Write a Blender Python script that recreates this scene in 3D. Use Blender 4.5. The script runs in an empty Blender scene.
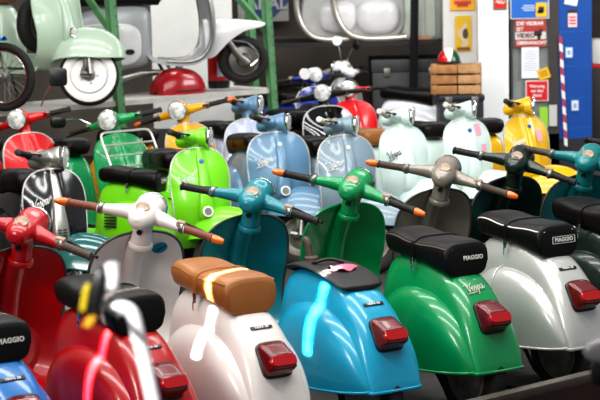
import bpy, bmesh, math, random
from mathutils import Vector, Matrix
random.seed(7)
PI = math.pi
sc = bpy.context.scene
col = sc.collection
V = Vector
R = math.radians

# ------------------------------------------------------------------ camera numbers
CAM_H, PITCH, ROLL, FPX = 2.096, R(7.195), R(1.182), 2003.4
cP, sP, cR, sR = math.cos(PITCH), math.sin(PITCH), math.cos(ROLL), math.sin(ROLL)
XH, UH, FH = V((1, 0, 0)), V((0, sP, cP)), V((0, cP, -sP))
EYE = V((0, 0, CAM_H))

def ray(u, v):
    a, b = u - 300.0, 200.0 - v
    x = a * cR + b * sR
    y = -a * sR + b * cR
    return XH * (x / FPX) + UH * (y / FPX) + FH

def at_z(u, v, z):
    d = ray(u, v)
    return EYE + d * ((z - CAM_H) / d.z)

def at_y(u, v, y):
    d = ray(u, v)
    return EYE + d * (y / d.y)

# ------------------------------------------------------------------ materials
def lin(h):
    h = h.lstrip('#')
    c = [int(h[i:i + 2], 16) / 255 for i in (0, 2, 4)]
    return tuple(x / 12.92 if x <= .04045 else ((x + .055) / 1.055) ** 2.4 for x in c) + (1,)

MATS = {}
def mat(name, color, rough=.5, metal=0, coat=0, noise=0.0, nscale=6, bump=0, dark=None, trans=0, emis=0, ior=1.5, spec=.5):
    if name in MATS:
        return MATS[name]
    m = bpy.data.materials.new(name)
    m.use_nodes = True
    nt = m.node_tree
    b = nt.nodes['Principled BSDF']
    c = lin(color) if isinstance(color, str) else color
    b.inputs['Base Color'].default_value = c
    b.inputs['Roughness'].default_value = rough
    b.inputs['Metallic'].default_value = metal
    b.inputs['Coat Weight'].default_value = coat
    b.inputs['Coat Roughness'].default_value = .04
    b.inputs['Transmission Weight'].default_value = trans
    b.inputs['IOR'].default_value = ior
    b.inputs['Specular IOR Level'].default_value = spec
    if emis:
        b.inputs['Emission Color'].default_value = c
        b.inputs['Emission Strength'].default_value = emis
    if noise or bump:
        tc = nt.nodes.new('ShaderNodeTexCoord')
        nz = nt.nodes.new('ShaderNodeTexNoise')
        nz.inputs['Scale'].default_value = nscale
        nz.inputs['Detail'].default_value = 5
        nt.links.new(tc.outputs['Object'], nz.inputs['Vector'])
        if noise:
            cr = nt.nodes.new('ShaderNodeValToRGB')
            cr.color_ramp.elements[0].position = .35
            cr.color_ramp.elements[1].position = .65
            d = lin(dark) if dark else tuple(x * (1 - noise) for x in c[:3]) + (1,)
            cr.color_ramp.elements[0].color = d
            cr.color_ramp.elements[1].color = c
            nt.links.new(nz.outputs['Fac'], cr.inputs['Fac'])
            nt.links.new(cr.outputs['Color'], b.inputs['Base Color'])
        if bump:
            bp = nt.nodes.new('ShaderNodeBump')
            bp.inputs['Strength'].default_value = bump
            bp.inputs['Distance'].default_value = .01
            nt.links.new(nz.outputs['Fac'], bp.inputs['Height'])
            nt.links.new(bp.outputs['Normal'], b.inputs['Normal'])
    MATS[name] = m
    return m

def paint(name, color, metal=0, rough=.28, noise=.1):
    return mat('paint_' + name, color, rough=rough, metal=metal, coat=.38, noise=noise, nscale=4)

RIMD = mat('dusty rim', '#8a857d', .5, .2, noise=.35, nscale=18)
RUBBER = mat('black rubber', '#161514', .55, noise=.3, nscale=20)
TYRE = mat('tyre rubber', '#242220', .75, noise=.3, nscale=30, bump=.2)
CHROME = mat('chrome', '#d8d8d6', .12, 1)
DULL = mat('dull alloy', '#9b9a95', .35, .9, noise=.3)
STEEL = mat('dark steel', '#3a3836', .45, .7, noise=.4)
VINYL = mat('black vinyl', '#0f0c0b', .42, noise=.2, nscale=12, spec=.28)
TAN = mat('tan vinyl', '#99602c', .42, noise=.15, nscale=8, coat=.15)
BROWNV = mat('brown vinyl', '#8a4a2a', .5, noise=.2, nscale=8)
WHITE = mat('white plastic', '#ece9e4', .4)
LETTER = mat('letter white', '#e4e1da', .4)
LETTERC = mat('letter chrome', '#e9e9e6', .25, .3)
BLACKP = mat('black plate', '#121212', .35)
REDLENS = mat('red lens', '#64070c', .22, coat=.3, noise=.15, nscale=14)
REDLENS2 = mat('red lens band', '#a80c14', .18, coat=.4)
ORANGE = mat('orange lens', '#d9660c', .2, coat=.6)
LENS = mat('lamp glass', '#f4f5f2', .25, 0, coat=.6, noise=.5, nscale=26, dark='#7f8586')
GRIPB = mat('black grip', '#1d1a18', .6, bump=.3, nscale=60)
GRIPR = mat('brown grip', '#7a4633', .55, bump=.3, nscale=60)
GRIPG = mat('faded grip', '#4a3c34', .6, bump=.3, nscale=60)
RUST = mat('rusty dial', '#b39b86', .6, noise=.5, nscale=40)
DARK = mat('shadow dark', '#0d0c0c', .7)
TRIMW = mat('pale edge trim', '#c9c7c2', .35, .3)
TRIMD = mat('dark edge trim', '#3b3936', .45)

# ------------------------------------------------------------------ mesh helpers
def newmesh(name, bm, smooth=True, flat=False, angle=None):
    bmesh.ops.recalc_face_normals(bm, faces=bm.faces)
    me = bpy.data.meshes.new(name)
    bm.to_mesh(me)
    bm.free()
    if smooth:
        for p in me.polygons:
            p.use_smooth = True
        me.set_sharp_from_angle(angle=R(angle if angle else 42))
    return me

def obj(name, me, m, parent=None, M=None):
    if isinstance(me, bmesh.types.BMesh):
        me = newmesh(name, me)
    if len(me.materials) == 0:
        me.materials.append(None)
    o = bpy.data.objects.new(name, me)
    col.objects.link(o)
    o.material_slots[0].link = 'OBJECT'
    o.material_slots[0].material = m
    if parent is not None:
        o.parent = parent
    if M is not None:
        o.matrix_local = M
    return o

def tag(o, label=None, cat=None, group=None, kind=None):
    if label: o['label'] = label
    if cat: o['category'] = cat
    if group: o['group'] = group
    if kind: o['kind'] = kind
    return o

def thing(name, label, cat, loc=(0, 0, 0), rz=0, group=None, M=None):
    o = bpy.data.objects.new(name, None)
    o.empty_display_size = .1
    col.objects.link(o)
    if M is not None:
        o.matrix_world = M
    else:
        o.location = loc
        o.rotation_euler = (0, 0, rz)
    return tag(o, label, cat, group)

def struct(name, bm, m, parent=None):
    o = obj(name, bm, m, parent)
    if parent is None:
        o['kind'] = 'structure'
    return o

def spline(st, n):
    """Catmull-Rom through stations (tuples), n samples."""
    st = [tuple(map(float, s)) for s in st]
    out = []
    k = len(st) - 1
    for i in range(n):
        t = i / (n - 1) * k
        j = min(int(t), k - 1)
        f = t - j
        p1, p2 = st[j], st[j + 1]
        p0 = st[j - 1] if j > 0 else tuple(2 * a - b for a, b in zip(p1, p2))
        p3 = st[j + 2] if j + 2 <= k else tuple(2 * b - a for a, b in zip(p1, p2))
        out.append(tuple(.5 * (2 * b + (c - a) * f + (2 * a - 5 * b + 4 * c - d) * f * f + (3 * b - a - 3 * c + d) * f ** 3)
                         for a, b, c, d in zip(p0, p1, p2, p3)))
    return out

def loft(bm, rings, closed=True, cap=(True, True)):
    vs = [[bm.verts.new(p) for p in r] for r in rings]
    n = len(vs[0])
    for a, b in zip(vs, vs[1:]):
        for i in range(n if closed else n - 1):
            j = (i + 1) % n
            try:
                bm.faces.new((a[i], a[j], b[j], b[i]))
            except ValueError:
                pass
    if closed:
        if cap[0]: bm.faces.new(vs[0])
        if cap[1]: bm.faces.new(vs[-1])
    return bm

def sgnpow(x, p):
    return math.copysign(abs(x) ** p, x)

def sup(a, b, n, k=20):
    return [(a * sgnpow(math.cos(2 * PI * i / k), 2 / n), b * sgnpow(math.sin(2 * PI * i / k), 2 / n)) for i in range(k)]

def tube(bm, pts, r, k=8, flat=None, caps=True):
    pts = [V(p) for p in pts]
    rings = []
    prev = None
    for i, p in enumerate(pts):
        t = (pts[min(i + 1, len(pts) - 1)] - pts[max(i - 1, 0)]).normalized()
        if prev is None:
            up = V((0, 0, 1)) if abs(t.z) < .9 else V((1, 0, 0))
            n = (up - t * up.dot(t)).normalized()
        else:
            n = (prev - t * prev.dot(t)).normalized()
        prev = n
        b = t.cross(n)
        rr = r[i] if isinstance(r, (list, tuple)) else r
        rings.append([p + n * (rr * math.cos(2 * PI * j / k)) + b * (rr * math.sin(2 * PI * j / k)) for j in range(k)])
    return loft(bm, rings, True, (caps, caps))

def tube_closed(bm, pts, r, k=6):
    pts = [V(p) for p in pts]
    n_ = len(pts)
    rings = []
    prev = None
    for i, p in enumerate(pts):
        t = (pts[(i + 1) % n_] - pts[i - 1]).normalized()
        if prev is None:
            up = V((0, 0, 1)) if abs(t.z) < .9 else V((1, 0, 0))
            n = (up - t * up.dot(t)).normalized()
        else:
            n = (prev - t * prev.dot(t)).normalized()
        prev = n
        b = t.cross(n)
        rings.append([p + n * (r * math.cos(2 * PI * j / k)) + b * (r * math.sin(2 * PI * j / k)) for j in range(k)])
    rings.append(rings[0])
    vs = [[bm.verts.new(q) for q in rg] for rg in rings[:-1]]
    vs.append(vs[0])
    for a, b in zip(vs, vs[1:]):
        for i in range(k):
            j = (i + 1) % k
            bm.faces.new((a[i], a[j], b[j], b[i]))
    return bm

def curve(st, n=24):
    return [V(p) for p in spline(st, n)]

def box(bm, c, s, M=None, bev=0):
    r = bmesh.ops.create_cube(bm, size=1)
    vs = r['verts']
    for v in vs:
        v.co = V((v.co.x * s[0] + c[0], v.co.y * s[1] + c[1], v.co.z * s[2] + c[2]))
    if bev:
        es = list({e for v in vs for e in v.link_edges})
        g = bmesh.ops.bevel(bm, geom=es, offset=bev, segments=2, affect='EDGES', profile=.6)
        vs = list({v for f in g['faces'] for v in f.verts} | {v for v in vs if v.is_valid})
    if M is not None:
        for v in vs:
            v.co = M @ v.co
    return vs

def lathe(bm, prof, axis='X', k=32, M=None):
    """prof: list of (along, radius)"""
    rings = []
    for a, r in prof:
        rg = []
        for i in range(k):
            c, s = r * math.cos(2 * PI * i / k), r * math.sin(2 * PI * i / k)
            p = V((a, c, s)) if axis == 'X' else (V((c, a, s)) if axis == 'Y' else V((c, s, a)))
            rg.append(M @ p if M is not None else p)
        rings.append(rg)
    return loft(bm, rings, True, (prof[0][1] > 1e-6, prof[-1][1] > 1e-6))

def eval_mesh(o):
    dg = bpy.context.evaluated_depsgraph_get()
    dg.update()
    me = bpy.data.meshes.new_from_object(o.evaluated_get(dg), preserve_all_data_layers=False, depsgraph=dg)
    return me

def remeshed(name, bm, vox=.006, it=8):
    bmesh.ops.recalc_face_normals(bm, faces=bm.faces)
    me = bpy.data.meshes.new(name + '_src')
    bm.to_mesh(me); bm.free()
    o = bpy.data.objects.new(name + '_src', me)
    col.objects.link(o)
    md = o.modifiers.new('r', 'REMESH'); md.mode = 'VOXEL'; md.voxel_size = vox
    sm = o.modifiers.new('s', 'SMOOTH'); sm.factor = .5; sm.iterations = it
    out = eval_mesh(o)
    out.name = name
    bpy.data.objects.remove(o); bpy.data.meshes.remove(me)
    for p in out.polygons: p.use_smooth = True
    out.materials.clear()
    return out

def quad(pts):
    bm = bmesh.new()
    bm.faces.new([bm.verts.new(p) for p in pts])
    return bm

CACHE = {}
def cached(key, fn):
    if key not in CACHE:
        r = fn()
        if isinstance(r, bmesh.types.BMesh):
            r = newmesh(key, r)
        CACHE[key] = r
    return CACHE[key]

def text_mesh(s, size, shear=0, extrude=.002, bold=0, align='CENTER', spacing=1.0):
    key = ('txt', s, size, shear, extrude, bold, align, spacing)
    if key in CACHE:
        return CACHE[key]
    cu = bpy.data.curves.new('lettering', 'FONT')
    cu.body = s; cu.size = size; cu.shear = shear; cu.extrude = extrude; cu.offset = bold
    cu.align_x = align; cu.align_y = 'CENTER'; cu.resolution_u = 3; cu.space_character = spacing
    o = bpy.data.objects.new('lettering', cu)
    col.objects.link(o)
    me = eval_mesh(o)
    bpy.data.objects.remove(o); bpy.data.curves.remove(cu)
    me.materials.clear()
    CACHE[key] = me
    return me

def frame(o, x, y):
    """4x4 with given origin, x axis and approximate y axis"""
    x = V(x).normalized(); y = V(y); y = (y - x * y.dot(x)).normalized(); z = x.cross(y)
    M = Matrix((x, y, z)).transposed().to_4x4()
    M.translation = V(o)
    return M

# ================================================================== THE SCOOTER
RAKE = R(17.95)
PIV = V((0, .31, .93))
AX = V((0, -math.sin(RAKE), math.cos(RAKE)))
FW = V((0, math.cos(RAKE), math.sin(RAKE)))
def S(a, b, c):
    return PIV + V((a, 0, 0)) + FW * b + AX * c

def steer(deg):   # positive = turned to the rider's right
    return Matrix.Translation(PIV) @ Matrix.Rotation(-R(deg), 4, AX) @ Matrix.Translation(-PIV)

# ---- rear body
SPINE = [(-.03, .40, .085), (-.055, .57, .10), (-.10, .675, .112), (-.20, .71, .122), (-.34, .705, .13), (-.47, .68, .132),
         (-.56, .645, .132), (-.63, .59, .131), (-.69, .52, .129), (-.735, .44, .126), (-.77, .35, .12), (-.79, .275, .113)]
def spine_bm():
    bm = bmesh.new()
    rings = []
    for y, zt, w in spline(SPINE, 44):
        zb = .245
        rg = []
        for i in range(25):
            t = PI * i / 24
            c, s = math.cos(t), math.sin(t)
            rg.append(V((-w * sgnpow(c, 2 / 4.0) * (1 + .10 * (1 - abs(s))), y, zb + (zt - zb) * abs(s) ** (2 / 4.5))))
        rings.append(rg)
    loft(bm, rings, False)
    # close the tail and the nose
    for rg in (rings[0], rings[-1]):
        bm.faces.new([bm.verts.new(p) for p in rg])
    bmesh.ops.remove_doubles(bm, verts=bm.verts, dist=.0005)
    for s in (-1, 1):
        tube(bm, curve([(s * .125, -.60, .25), (s * .128, -.74, .252), (s * .118, -.792, .255), (0, -.80, .255)], 12), .006, 6)
    return bm

COWL = [(-.045, .285, .11, .25), (-.07, .40, .145, .245), (-.13, .50, .186, .24), (-.22, .562, .208, .235), (-.34, .585, .218, .232), (-.46, .575, .217, .235),
        (-.56, .54, .209, .24), (-.645, .478, .194, .245), (-.71, .40, .172, .25), (-.755, .32, .145, .255), (-.775, .268, .12, .26)]
def cowl_bm(s, bulge=1.0):
    bm = bmesh.new()
    rings, edge = [], []
    for y, zt, xo, zb in spline(COWL, 40):
        rg = []
        for i in range(19):
            t = PI / 2 * i / 18
            x = .06 + (xo - .06) * math.sin(t) ** (2 / 3.6)
            z = zb + (zt - zb) * math.cos(t) ** (2 / 3.6)
            rg.append(V((s * x, y, z)))
        rings.append(rg); edge.append(rg[-1])
    loft(bm, rings, False)
    tube(bm, edge, .006, 6)
    return bm
def cowl_seam_bm(s):
    bm = bmesh.new()
    pts = []
    y0, zt, xo, zb = -.30, .588, .2185, .233
    for i in range(12):
        t = PI / 2 * (.08 + .9 * i / 11)
        pts.append((s * (.06 + (xo - .06) * math.sin(t) ** (2 / 3.6)), y0 - .02 * i / 11, zb + (zt - zb) * math.cos(t) ** (2 / 3.6)))
    tube(bm, pts, .0035, 5)
    return bm

# ---- leg shield
LSW = [(.255, .185), (.36, .198), (.50, .214), (.62, .222), (.70, .223), (.76, .214), (.81, .190), (.845, .150), (.865, .100), (.874, .045), (.876, .004)]
LSC = [(q[0], q[1]) for q in spline([(.255, .385), (.35, .465), (.45, .503), (.55, .508), (.70, .462), (.82, .395), (.90, .345)], 60)]
def ls_yc(z):
    for (z0, y0), (z1, y1) in zip(LSC, LSC[1:]):
        if z <= z1: break
    f = (z - z0) / (z1 - z0)
    return y0 + (y1 - y0) * f
def ls_y(x, z):
    k = min(1.0, max(0.0, (.876 - z) / .25))
    return ls_yc(z) - (1.0 * k + .35) * x * x * 1.15 + .022 * math.exp(-(x / .035) ** 2) * min(1, max(0, (z - .3) / .1))
def ls_bm():
    bm = bmesh.new()
    rows_f, rows_b = [], []
    outline = spline(LSW, 40)
    for z, w in outline:
        rf, rb = [], []
        for i in range(33):
            x = w * (-1 + 2 * i / 32)
            rf.append(V((x, ls_y(x, z), z)))
            rb.append(V((x, ls_y(x, z) - .007, z - .002)))
        rows_f.append(rf); rows_b.append(rb)
    loft(bm, rows_f, False)
    loft(bm, rows_b, False)
    return bm
def ls_outline(r):
    bm = bmesh.new()
    o = spline(LSW, 40)
    L = [V((-w, ls_y(w, z) - .003, z)) for z, w in o]
    Rr = [V((w, ls_y(w, z) - .003, z)) for z, w in reversed(o)]
    tube(bm, L + Rr[1:], r, 7)
    return bm
def column_cover_bm():
    bm = bmesh.new()
    rings = []
    for z, w, d in spline([(.25, .075, .06), (.32, .062, .062), (.45, .052, .055), (.65, .048, .045), (.80, .046, .038), (.852, .04, .03)], 20):
        y = ls_yc(z) - .004
        rg = [V((w * sgnpow(math.cos(PI * i / 12), 2 / 2.6), y - d * abs(math.sin(PI * i / 12)) ** (2 / 2.6), z)) for i in range(13)]
        rings.append(rg)
    loft(bm, rings, False)
    return bm
def horn_cover_bm():
    bm = bmesh.new()
    rings = []
    for z, w, d in spline([(.44, .045, .02), (.47, .05, .035), (.55, .048, .034), (.66, .036, .028), (.78, .026, .02), (.845, .02, .01), (.855, .012, .002)], 22):
        y = ls_yc(z) + .012
        rg = [V((w * sgnpow(math.cos(PI * i / 12), 2 / 2.4), y + d * abs(math.sin(PI * i / 12)) ** (2 / 2.4), z)) for i in range(13)]
        rings.append(rg)
    loft(bm, rings, False)
    bm.faces.new([bm.verts.new(p) for p in rings[0]])
    bmesh.ops.remove_doubles(bm, verts=bm.verts, dist=.0003)
    return bm
def horn_disc_bm():
    bm = bmesh.new()
    z = .50
    M = frame((0, ls_yc(z) + .048, z), (1, 0, 0), (0, -.3, 1))
    lathe(bm, [(.0, .034), (.008, .034), (.010, .028), (.008, .02), (.009, .0)], 'Z', 24, M @ Matrix.Rotation(PI, 4, 'Y'))
    return bm
def horn_face_bm():
    bm = bmesh.new()
    z = .50
    M = frame((0, ls_yc(z) + .048, z), (1, 0, 0), (0, -.3, 1))
    lathe(bm, [(.009, .024), (.0125, .023), (.0125, 0)], 'Z', 20, M @ Matrix.Rotation(PI, 4, 'Y'))
    return bm
def grille_bm():
    bm = bmesh.new()
    z = .515
    M = frame((0, ls_yc(z) + .052, z), (-1, 0, 0), (0, -.3, 1))
    for i in range(5):
        for s in (-1, 1):
            box(bm, (s * .014, -.03 + i * .016, 0), (.02, .007, .006), M)
    return bm
def hex_badge_bm():
    bm = bmesh.new()
    z = .80
    M = frame((0, ls_yc(z) + .036, z), (-1, 0, 0), (0, -.3, 1))
    lathe(bm, [(-.006, .016), (.003, .016), (.004, .013), (.004, 0)], 'Z', 6, M)
    return bm
def ls_frame(x, z, off=.004, ang=0):
    """text frame on the outer face of the leg shield, reading from the front"""
    p = V((x, ls_y(x, z) + off, z))
    dx = V((-.02, ls_y(x - .02, z) - ls_y(x, z), 0))
    dz = V((0, ls_y(x, z + .02) - ls_y(x, z), .02))
    M = frame(p, dx, dz)
    return M @ Matrix.Rotation(R(ang), 4, 'Z')
def script_bm():
    """flowing Vespa script, strokes as thin tubes; x-height 1"""
    bm = bmesh.new()
    strokes = [
        [(-.45, 1.6), (-.15, 1.95), (.1, 1.7), (.28, .6), (.42, .05), (.62, .3), (1.05, 1.5), (1.6, 2.0)],
        [(1.12, .5), (1.5, .62), (1.66, .9), (1.46, 1.05), (1.2, .75), (1.2, .28), (1.42, .02), (1.75, .2), (2.08, .95)],
        [(2.08, .95), (2.2, 1.1), (2.3, .7), (2.36, .25), (2.15, .0), (1.95, .15)],
        [(2.36, .15), (2.7, .7), (2.82, 1.05), (2.68, .1), (2.5, -.95)],
        [(2.74, .75), (3.0, 1.05), (3.22, .8), (3.12, .22), (2.88, .0), (2.66, .2)],
        [(4.05, .95), (3.75, 1.06), (3.48, .7), (3.5, .18), (3.72, .02), (3.98, .5), (4.1, 1.0), (4.02, .3), (4.2, .02), (4.6, .45)],
        [(-.2, -.28), (1.0, -.36), (2.2, -.34)],
    ]
    for s in strokes:
        tube(bm, [(x - 2.1, y - .6, 0) for x, y in spline(s, 5 * len(s))], .10, 5)
    for v in bm.verts:
        v.co.x += .18 * v.co.y
        v.co.z *= .6
    return bm

# ---- floor board
def floor_bm():
    bm = bmesh.new()
    rows = []
    for y, w, z in spline([(-.08, .15, .245), (-.02, .175, .248), (.15, .19, .25), (.30, .192, .25), (.33, .19, .256), (.375, .186, .275)], 20):
        rg = []
        for i in range(31):
            u = -1 + 2 * i / 30
            x = w * u
            h = .10 * math.exp(-(x / .06) ** 4)
            dz = -.03 * max(0, abs(u) - .85) / .15
            rg.append(V((x, y, z + h + dz)))
        rows.append(rg)
    loft(bm, rows, False)
    return bm
def strips_bm():
    bm = bmesh.new()
    for x in (-.165, -.135, -.105, .105, .135, .165):
        box(bm, (x, .14, .254), (.012, .38, .008), None)
    return bm

# ---- steering set
def headset_mesh():
    bm = bmesh.new()
    rings = []
    for b, w, h, c in spline([(-.122, .018, .016, .03), (-.108, .040, .034, .032), (-.075, .056, .046, .035), (-.03, .063, .052, .037), (.015, .063, .055, .037), (.05, .066, .062, .036), (.082, .069, .069, .033)], 18):
        rings.append([S(x, b, c + z) for x, z in sup(w, h, 2.2, 24)])
    loft(bm, rings)
    for s in (-1, 1):
        rings = []
        for a, r, b, c in spline([(.02, .040, -.005, .030), (.07, .038, -.012, .030), (.11, .032, -.025, .031), (.16, .025, -.045, .032), (.205, .0215, -.06, .033)], 14):
            rings.append([S(s * a, b + x, c + z) for x, z in sup(r, r * .92, 2, 18)])
        loft(bm, rings)
    rings = []
    for c, r in [(-.10, .046), (-.09, .046), (-.05, .043), (0, .047), (.03, .05)]:
        rings.append([S(x, z - .012, c) for x, z in sup(r, r, 2, 20)])
    loft(bm, rings)
    return remeshed('headset', bm, .0055, 7)
def collar_bm():
    bm = bmesh.new()
    rings = [[S(x, z - .012, c) for x, z in sup(r, r, 2, 24)] for c, r in [(-.125, .05), (-.118, .054), (-.104, .054), (-.098, .05)]]
    loft(bm, rings)
    return bm
GD = (V((.335, -.083, .033)) - V((.20, -.058, .033))).normalized()
def bar_pt(s, d, rb=0, rc=0):
    p = V((.195, -.057, .033)) + GD * d
    return S(s * p.x, p.y + rb, p.z + rc)
def grip_bm(s):
    bm = bmesh.new()
    prof = [(0, .019), (.006, .021), (.012, .0175), (.125, .0168), (.128, .020), (.136, .020), (.140, .014)]
    ring = []
    for d, r in prof:
        ring.append([bar_pt(s, d, x, z) for x, z in sup(r, r, 2, 16)])
    loft(bm, ring)
    for i in range(8):
        loft(bm, [[bar_pt(s, .022 + i * .012 + e, x, z) for x, z in sup(r, r, 2, 14)] for e, r in ((0, .0172), (.003, .0186), (.006, .0172))])
    return bm
def indicator_bm(s):
    bm = bmesh.new()
    loft(bm, [[bar_pt(s, d, x, z) for x, z in sup(r, r, 2, 14)] for d, r in [(.138, .016), (.146, .0185), (.170, .0175), (.185, .014), (.194, .010), (.196, .004)]])
    return bm
def lever_bm(s):
    bm = bmesh.new()
    pts = curve([S(s * .165, -.01, .03), S(s * .20, .012, .024), S(s * .26, .0, .018), S(s * .325, -.028, .014), S(s * .34, -.036, .014)], 14)
    tube(bm, pts, [.008] * 3 + [.0055] * 9 + [.007, .008], 7)
    return bm
def switch_bm(s):
    bm = bmesh.new()
    M = frame(S(s * .178, -.052, .045), (1, 0, 0) if s > 0 else (-1, 0, 0), FW * -1 * s)
    box(bm, (0, 0, 0), (.04, .03, .035), M, .006)
    for i in (-1, 1):
        box(bm, (i * .009, .012, 0), (.008, .014, .012), M, .002)
    return bm
def clamp_bm(s):
    bm = bmesh.new()
    loft(bm, [[bar_pt(s, d, x, z) for x, z in sup(r, r, 2, 16)] for d, r in [(-.022, .022), (-.018, .026), (-.004, .026), (0, .022)]])
    return bm
def dial_bm():
    bm = bmesh.new()
    M = frame(S(0, -.055, .083), (1, 0, 0), FW * 1 + AX * .42)
    lathe(bm, [(-.012, .030), (.004, .031), (.007, .028), (.004, .024), (.004, 0)], 'Z', 24, M)
    return bm
def lock_bm():
    bm = bmesh.new()
    M = frame(S(0, -.058, -.035), (1, 0, 0), AX)
    lathe(bm, [(-.008, .012), (.004, .012), (.005, .009), (.002, .006), (.002, 0)], 'Z', 14, M)
    return bm
def lampring_bm():
    bm = bmesh.new()
    M = frame(S(0, .088, .029), (1, 0, 0), AX + FW * .26)   # z axis = x cross AX = -FW
    lathe(bm, [(.002, .066), (-.004, .069), (-.012, .069), (-.016, .065), (-.010, .061)], 'Z', 36, M)
    return bm
def lens_bm():
    bm = bmesh.new()
    M = frame(S(0, .088, .029), (1, 0, 0), AX + FW * .26)
    lathe(bm, [(-.009, .063), (-.016, .05), (-.021, .03), (-.023, .012), (-.024, 0)], 'Z', 32, M)
    return bm
def fender_bm():
    bm = bmesh.new()
    rings, edge1, edge2 = [], [], []
    for i in range(31):
        t = -1 + 2 * i / 30
        tt = t * .995
        h = .225 * (1 - abs(tt) ** 2.3) ** .60
        w = .108 * (1 - abs(tt) ** 2.8) ** .5 + .002
        y = .580 + .25 * t
        zb = .325 + (.03 if t > 0 else -.03) * t * t
        rg = []
        for j in range(21):
            a = PI * j / 20
            rg.append(V((-w * sgnpow(math.cos(a), 2 / 2.3), y, zb + h * abs(math.sin(a)) ** (2 / 2.3))))
        rings.append(rg); edge1.append(rg[0]); edge2.append(rg[-1])
    loft(bm, rings, False)
    tube(bm, edge1, .005, 5); tube(bm, edge2, .005, 5)
    return bm
def fork_bm():
    bm = bmesh.new()
    tube(bm, [S(0, 0, -.42), S(0, 0, -.47)], .022, 10)
    tube(bm, curve([S(0, 0, -.44), S(.07, .02, -.52), V((.075, .56, .30)), V((.07, .545, .22))], 12), .017, 8)
    tube(bm, [V((.075, .53, .21)), V((.075, .60, .21))], .022, 8)
    tube(bm, [V((.085, .60, .21)), V((.083, .57, .40))], [.024, .017], 10)
    return bm
def tyre_bm(y, rad=.21):
    bm = bmesh.new()
    rings = []
    for i in range(40):
        t = 2 * PI * i / 40
        rg = []
        for x, r in sup(.044, .05, 2.6, 16):
            rr = rad - .05 + r
            rg.append(V((x, y + rr * math.cos(t), .21 + rr * math.sin(t))))
        rings.append(rg)
    rings.append(rings[0])
    loft(bm, rings, True, (False, False))
    bmesh.ops.remove_doubles(bm, verts=bm.verts, dist=.0001)
    return bm
def wall_bm(y):
    bm = bmesh.new()
    for s in (-1, 1):
        lathe(bm, [(s * .040, .132), (s * .0465, .138), (s * .0475, .160), (s * .042, .187)], 'X', 40, Matrix.Translation((0, y, .21)))
    return bm
def rim_bm(y):
    bm = bmesh.new()
    for s in (-1, 1):
        lathe(bm, [(s * .02, .128), (s * .042, .132), (s * .043, .122), (s * .026, .108), (s * .022, .085), (s * .038, .07), (s * .042, .045), (s * .050, .03), (s * .053, 0)], 'X', 36, Matrix.Translation((0, y, .21)))
    for i in range(5):
        a = 2 * PI * i / 5
        for s in (-1, 1):
            lathe(bm, [(s * .03, .009), (s * .046, .009), (s * .047, 0)], 'X', 6, Matrix.Translation((0, y + .058 * math.cos(a), .21 + .058 * math.sin(a))))
    return bm

# ---- seat and rear lamp
SEAT = [(-.055, .735, .76, .05), (-.066, .715, .795, .08), (-.10, .702, .815, .105), (-.18, .695, .818, .118), (-.28, .688, .803, .126), (-.38, .676, .798, .129),
        (-.46, .656, .800, .128), (-.52, .642, .797, .125), (-.550, .636, .790, .122), (-.564, .646, .768, .114)]
def seat_ring(y, zb, zt, w, k=36, n=3.5):
    zc, h = (zb + zt) / 2, (zt - zb) / 2
    return [V((x * (1 - .06 * (z / h < -.2)), y, zc + z)) for x, z in sup(w, h, n, k)]
def seat_bm():
    bm = bmesh.new()
    loft(bm, [seat_ring(*s) for s in spline(SEAT, 44)])
    return bm
def piping_bm():
    bm = bmesh.new()
    L, Q = [], []
    for y, zb, zt, w in spline(SEAT, 40)[2:]:
        if y < -.545: break
        L.append(V((-w * .955, y, zt - .026))); Q.append(V((w * .955, y, zt - .026)))
    mid = [V((x, -.5595, .764)) for x in (-.085, 0, .085)]
    tube(bm, L + mid + Q[::-1], .0034, 6)
    return bm
def strap_bm():
    bm = bmesh.new()
    rings = []
    for dy, g in [(-.014, 0), (-.012, .005), (.012, .005), (.014, 0)]:
        y = -.33 + dy
        s = [q for q in spline(SEAT, 200) if q[0] <= y][0]
        zb, zt, w = s[1], s[2], s[3]
        rg = []
        zc, h = (zb + zt) / 2, (zt - zb) / 2
        for i in range(25):
            a = PI * (-.12 + 1.24 * i / 24)
            rg.append(V(((w + g) * sgnpow(math.cos(a), 2 / 3.5), y, zc + (h + g) * sgnpow(math.sin(a), 2 / 3.5))))
        rings.append(rg)
    loft(bm, rings, False)
    return bm
def buckle_bm():
    bm = bmesh.new()
    M = frame((-.131, -.33, .690), (0, -1, 0), (0, 0, 1))
    box(bm, (0, 0, 0), (.022, .04, .006), M, .002)
    tube(bm, [M @ V(p) for p in [(0, -.015, .006), (.004, -.035, .01), (0, -.05, .006)]], .004, 6)
    return bm
TN = V((0, -.88, .47)).normalized()   # outward normal of the tail skin near the lamp
TL0 = V((0, -.712, .482))
TLM = frame(TL0, (1, 0, 0), TN.cross(V((1, 0, 0))))
def lamp_bm(z0, z1, grow=0, cut=None):
    bm = bmesh.new()
    return bm
def gasket_bm():
    bm = bmesh.new()
    rings = []
    for z, w, h in [(-.03, .070, .076), (.008, .070, .076), (.012, .066, .072)]:
        rings.append([TLM @ V((x, y - .004, z)) for x, y in sup(w, h, 5, 28)])
    loft(bm, rings)
    return bm
def lens_upper_bm():
    bm = bmesh.new()
    rings = []
    for z, w, yt, yb in [(.008, .065, .068, -.073), (.022, .063, .063, -.073), (.036, .060, .044, -.071), (.066, .057, .006, -.066), (.073, .053, -.003, -.061)]:
        rings.append([TLM @ V((x, (yt + yb) / 2 + y, z)) for x, y in sup(w, (yt - yb) / 2, 6, 32)])
    loft(bm, rings)
    return bm
def lens_band_bm():
    bm = bmesh.new()
    rings = []
    for z, w in [(.06, .0585), (.075, .058), (.079, .054)]:
        rings.append([TLM @ V((x, -.030 + y, z)) for x, y in sup(w, .021, 5, 24)])
    loft(bm, rings)
    return bm
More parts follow.
